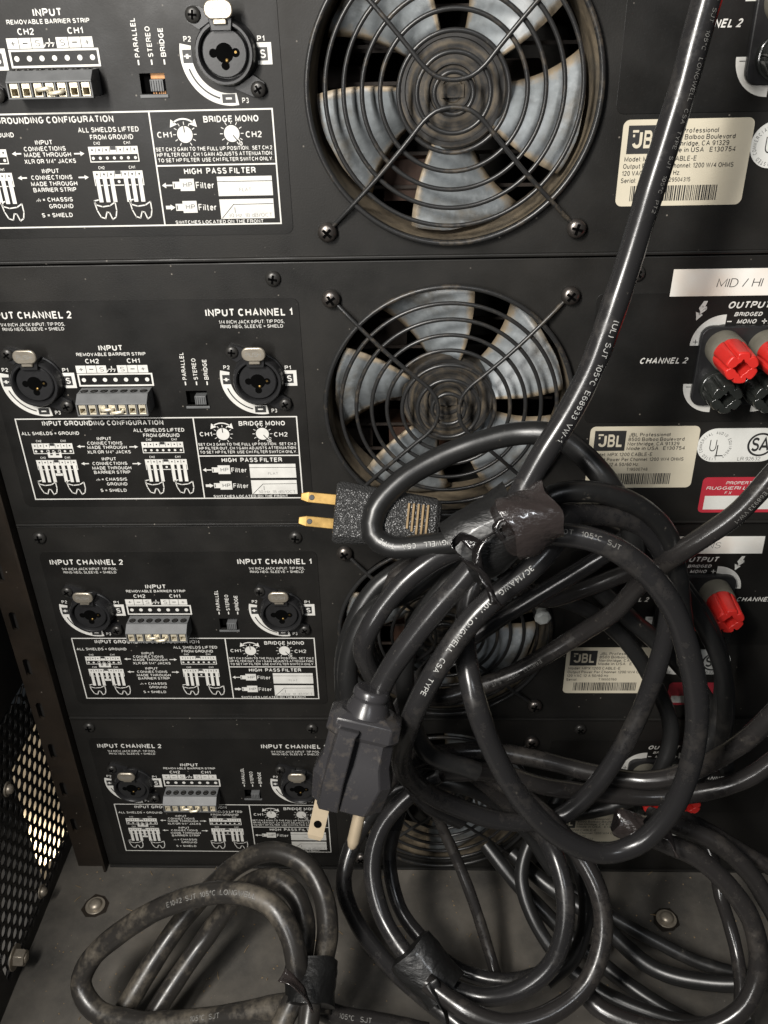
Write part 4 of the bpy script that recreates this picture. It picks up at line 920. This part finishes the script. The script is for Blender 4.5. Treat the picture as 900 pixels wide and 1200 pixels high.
cable('cord_loop', PG4, R0-.4, 'cable_dark', G3)

# lower left coil
PH = cpath([(580,895,475),(520,905,470),(475,938,470),(445,975,470),(435,1020,468),(446,1070,462),(475,1115,452),(515,1148,444),(565,1168,438),(610,1160,432),(645,1132,430),(662,1085,430),(662,1040,434),(648,995,442),(620,955,458),(590,925,475),(550,900,490)])
H_ = cable('power_cable', PH, R0, 'cable', label='lower coil of black cord bound with black tape above the shelf', cat='power cord', group=CG)
PH1 = cpath([(430,960,520),(412,995,515),(404,1040,505),(420,1085,490),(455,1130,472),(500,1170,456),(545,1205,445),(570,1240,438)])
cable('cord_loop', PH1, R0, 'cable', H_)
PH2 = cpath([(470,950,500),(456,1000,498),(466,1060,490),(492,1098,480),(535,1135,468),(590,1150,460),(640,1140,452)])
cable('cord_loop', PH2, R0-.7, 'cable', H_)
PH3 = cpath([(560,905,468),(600,925,452),(640,955,440),(680,1000,436),(702,1045,430),(706,1095,426),(686,1155,420),(640,1192,416),(590,1200,416),(550,1185,420),(500,1150,430)])
cable('cord_loop', PH3, R0, 'cable_dusty', H_)
PH4 = cpath([(680,900,510),(655,930,505),(640,960,500),(620,990,498),(612,1030,494),(626,1080,486),(655,1125,478),(700,1160,468),(760,1185,456),(830,1200,446),(880,1190,438)])
cable('cord_loop', PH4, R0-.8, 'cable_dark', H_)
PH5 = cpath([(600,925,490),(640,955,480),(665,990,470),(682,1030,466),(686,1070,462),(672,1120,456),(640,1150,452)])
cable('cord_loop', PH5, R0-.7, 'cable_dark', H_)
sleeve('tape_wrap', at(480,1112,444), at(522,1162,438), 13, 9, 'etape', H_, label='black tape round the lower coil')
ribbon('tape_tail', [(505,1150,424),(515,1170,422),(522,1190,421),(524,1205,420)], lambda u: 3.0-1.0*u, 'etape', H_, tw=1.5)
PI_ = cpath([(500,900,500),(515,960,505),(533,1003,505),(553,1055,500),(570,1105,494),(582,1142,488),(590,1165,486)])
cable('thin_cable', PI_, 3.3, 'cable_dusty', label='thin straight cord dropping behind the lower coil', cat='cord')

for q, r_, mt_ in (([(570,990,520),(610,1040,510),(670,1100,498),(760,1170,476),(840,1215,458)], 4.4, 'cable_dark'),):
    cable('cord_loop', cpath(q), r_, mt_, H_)
# right coil
PJ = cpath([(735,965,420),(770,985,418),(815,1006,416),(853,1040,414),(882,1082,412),(890,1137,412),(868,1182,412),(820,1206,414),(760,1205,420),(700,1180,430),(680,1150,440)])
J_ = cable('power_cable', PJ, R0, 'cable_dusty', label='coil of dusty cord at the bottom right, curling round the shelf bolt', cat='power cord', group=CG)
PJ1 = cpath([(760,955,432),(800,970,432),(840,990,430),(878,1025,428),(905,1066,426),(930,1110,424)])
cable('cord_loop', PJ1, R0, 'cable_dusty', J_)
PJ2 = cpath([(800,958,444),(835,976,444),(870,998,442),(905,1018,440),(940,1040,438)])
cable('cord_loop', PJ2, R0-.7, 'cable_dusty', J_)
PJ3 = cpath([(600,1000,525),(640,1035,512),(690,1070,500),(720,1098,496),(765,1134,486),(820,1150,476),(880,1152,466),(930,1130,460)])
cable('cord_loop', PJ3, R0-.2, 'cable_dark', J_)
PJ4 = cpath([(630,1010,530),(675,1045,515),(720,1075,505),(770,1105,498),(820,1130,490),(880,1146,482)])
cable('cord_loop', PJ4, R0-.9, 'cable_dark', J_)
PJ5 = cpath([(820,970,485),(838,1010,478),(846,1050,470),(855,1080,468),(864,1120,462),(867,1165,452),(862,1215,446)])
cable('cord_loop', PJ5, R0-1.2, 'cable_dusty', J_)
sleeve('tape_wrap', at(722,962,414), at(752,972,412), 6.5, 6, 'gtape', J_, amp=1.2)
ribbon('tape_tail', [(776,972,404),(786,985,403),(793,1005,402)], lambda u: 2.6-1.2*u, 'gtape', J_, tw=2)

# dirty coil standing on the shelf at the left
PK = cpath([(375,1190,425),(380,1128,440),(384,1092,450),(378,1050,460),(358,1014,468),(322,998,474),(288,1008,480),(252,1036,488),(214,1076,490),(182,1122,482),(152,1174,472),(125,1220,464)])
K_ = cable('power_cable', PK, 5.6, 'cable_floor', label='dirty coil of thick cord resting on the shelf at the bottom left', cat='power cord', group=CG)
PK2 = cpath([(352,1170,428),(354,1120,440),(356,1082,448),(345,1048,456),(322,1030,462),(296,1034,472),(268,1060,482),(240,1098,484),(212,1138,476),(180,1190,466),(160,1230,460)])
cable('cord_loop', PK2, 5.4, 'cable_floor', K_)
PK3 = cpath([(352,1160,422),(340,1100,426),(322,1068,430),(298,1052,434),(256,1046,440),(200,1058,448),(148,1086,456),(106,1124,460),(95,1155,460),(112,1184,456),(160,1198,450),(220,1196,444),(280,1188,436),(325,1180,430),(355,1175,424)])
cable('cord_loop', PK3, 5.6, 'cable_floor', K_)
wrap_text(PK3, 5.6, .32, 'E1042  SJT  105°C  LONGWELL', 2.4, K_, 'cprint_dim', d=-1, off=0, wide=1.1)
wrap_text(PK3, 5.6, .80, '105°C  SJT', 2.4, K_, 'cprint_dim', d=1, off=1.0, wide=1.1)
cable('cord_loop', cpath([(345,1170,420),(330,1200,414),(318,1235,408)]), 5.2, 'cable_floor', K_)
cable('cord_loop', cpath([(365,1170,420),(360,1200,414),(358,1235,408)]), 5.2, 'cable_floor', K_)
PK4 = cpath([(370,1178,430),(400,1190,432),(440,1198,434),(500,1212,436)])
cable('cord_loop', PK4, 5.0, 'cable_dusty', K_); wrap_text(PK4, 5.0, .2, '105°C   SJT', 2.3, K_, 'cprint_dim', d=1, off=.4, wide=1.1)
sleeve('tape_wrap', at(366,1125,432), at(362,1180,418), 12.5, 9, 'etape', K_)
ribbon('tape_tail', [(330,1143,406),(344,1152,404),(356,1166,403),(366,1186,402)], lambda u: 3.2-1.2*u, 'gtape', K_, tw=1.2, off=.4)
# small white nylon piece by the middle fan
p = Vector((104.5,-2,-173)); m = MB(); m.lathe([(4.6,1.8),(4.8,0),(4.6,-3),(3.2,-4.4),(1.4,-4.2)], n=7); o = m.build('nylon_clip', 'white_plastic', loc=tuple(p), bevel=.5)
tag(o, 'small white nylon clip stuck beside the third amplifier fan', 'clip')
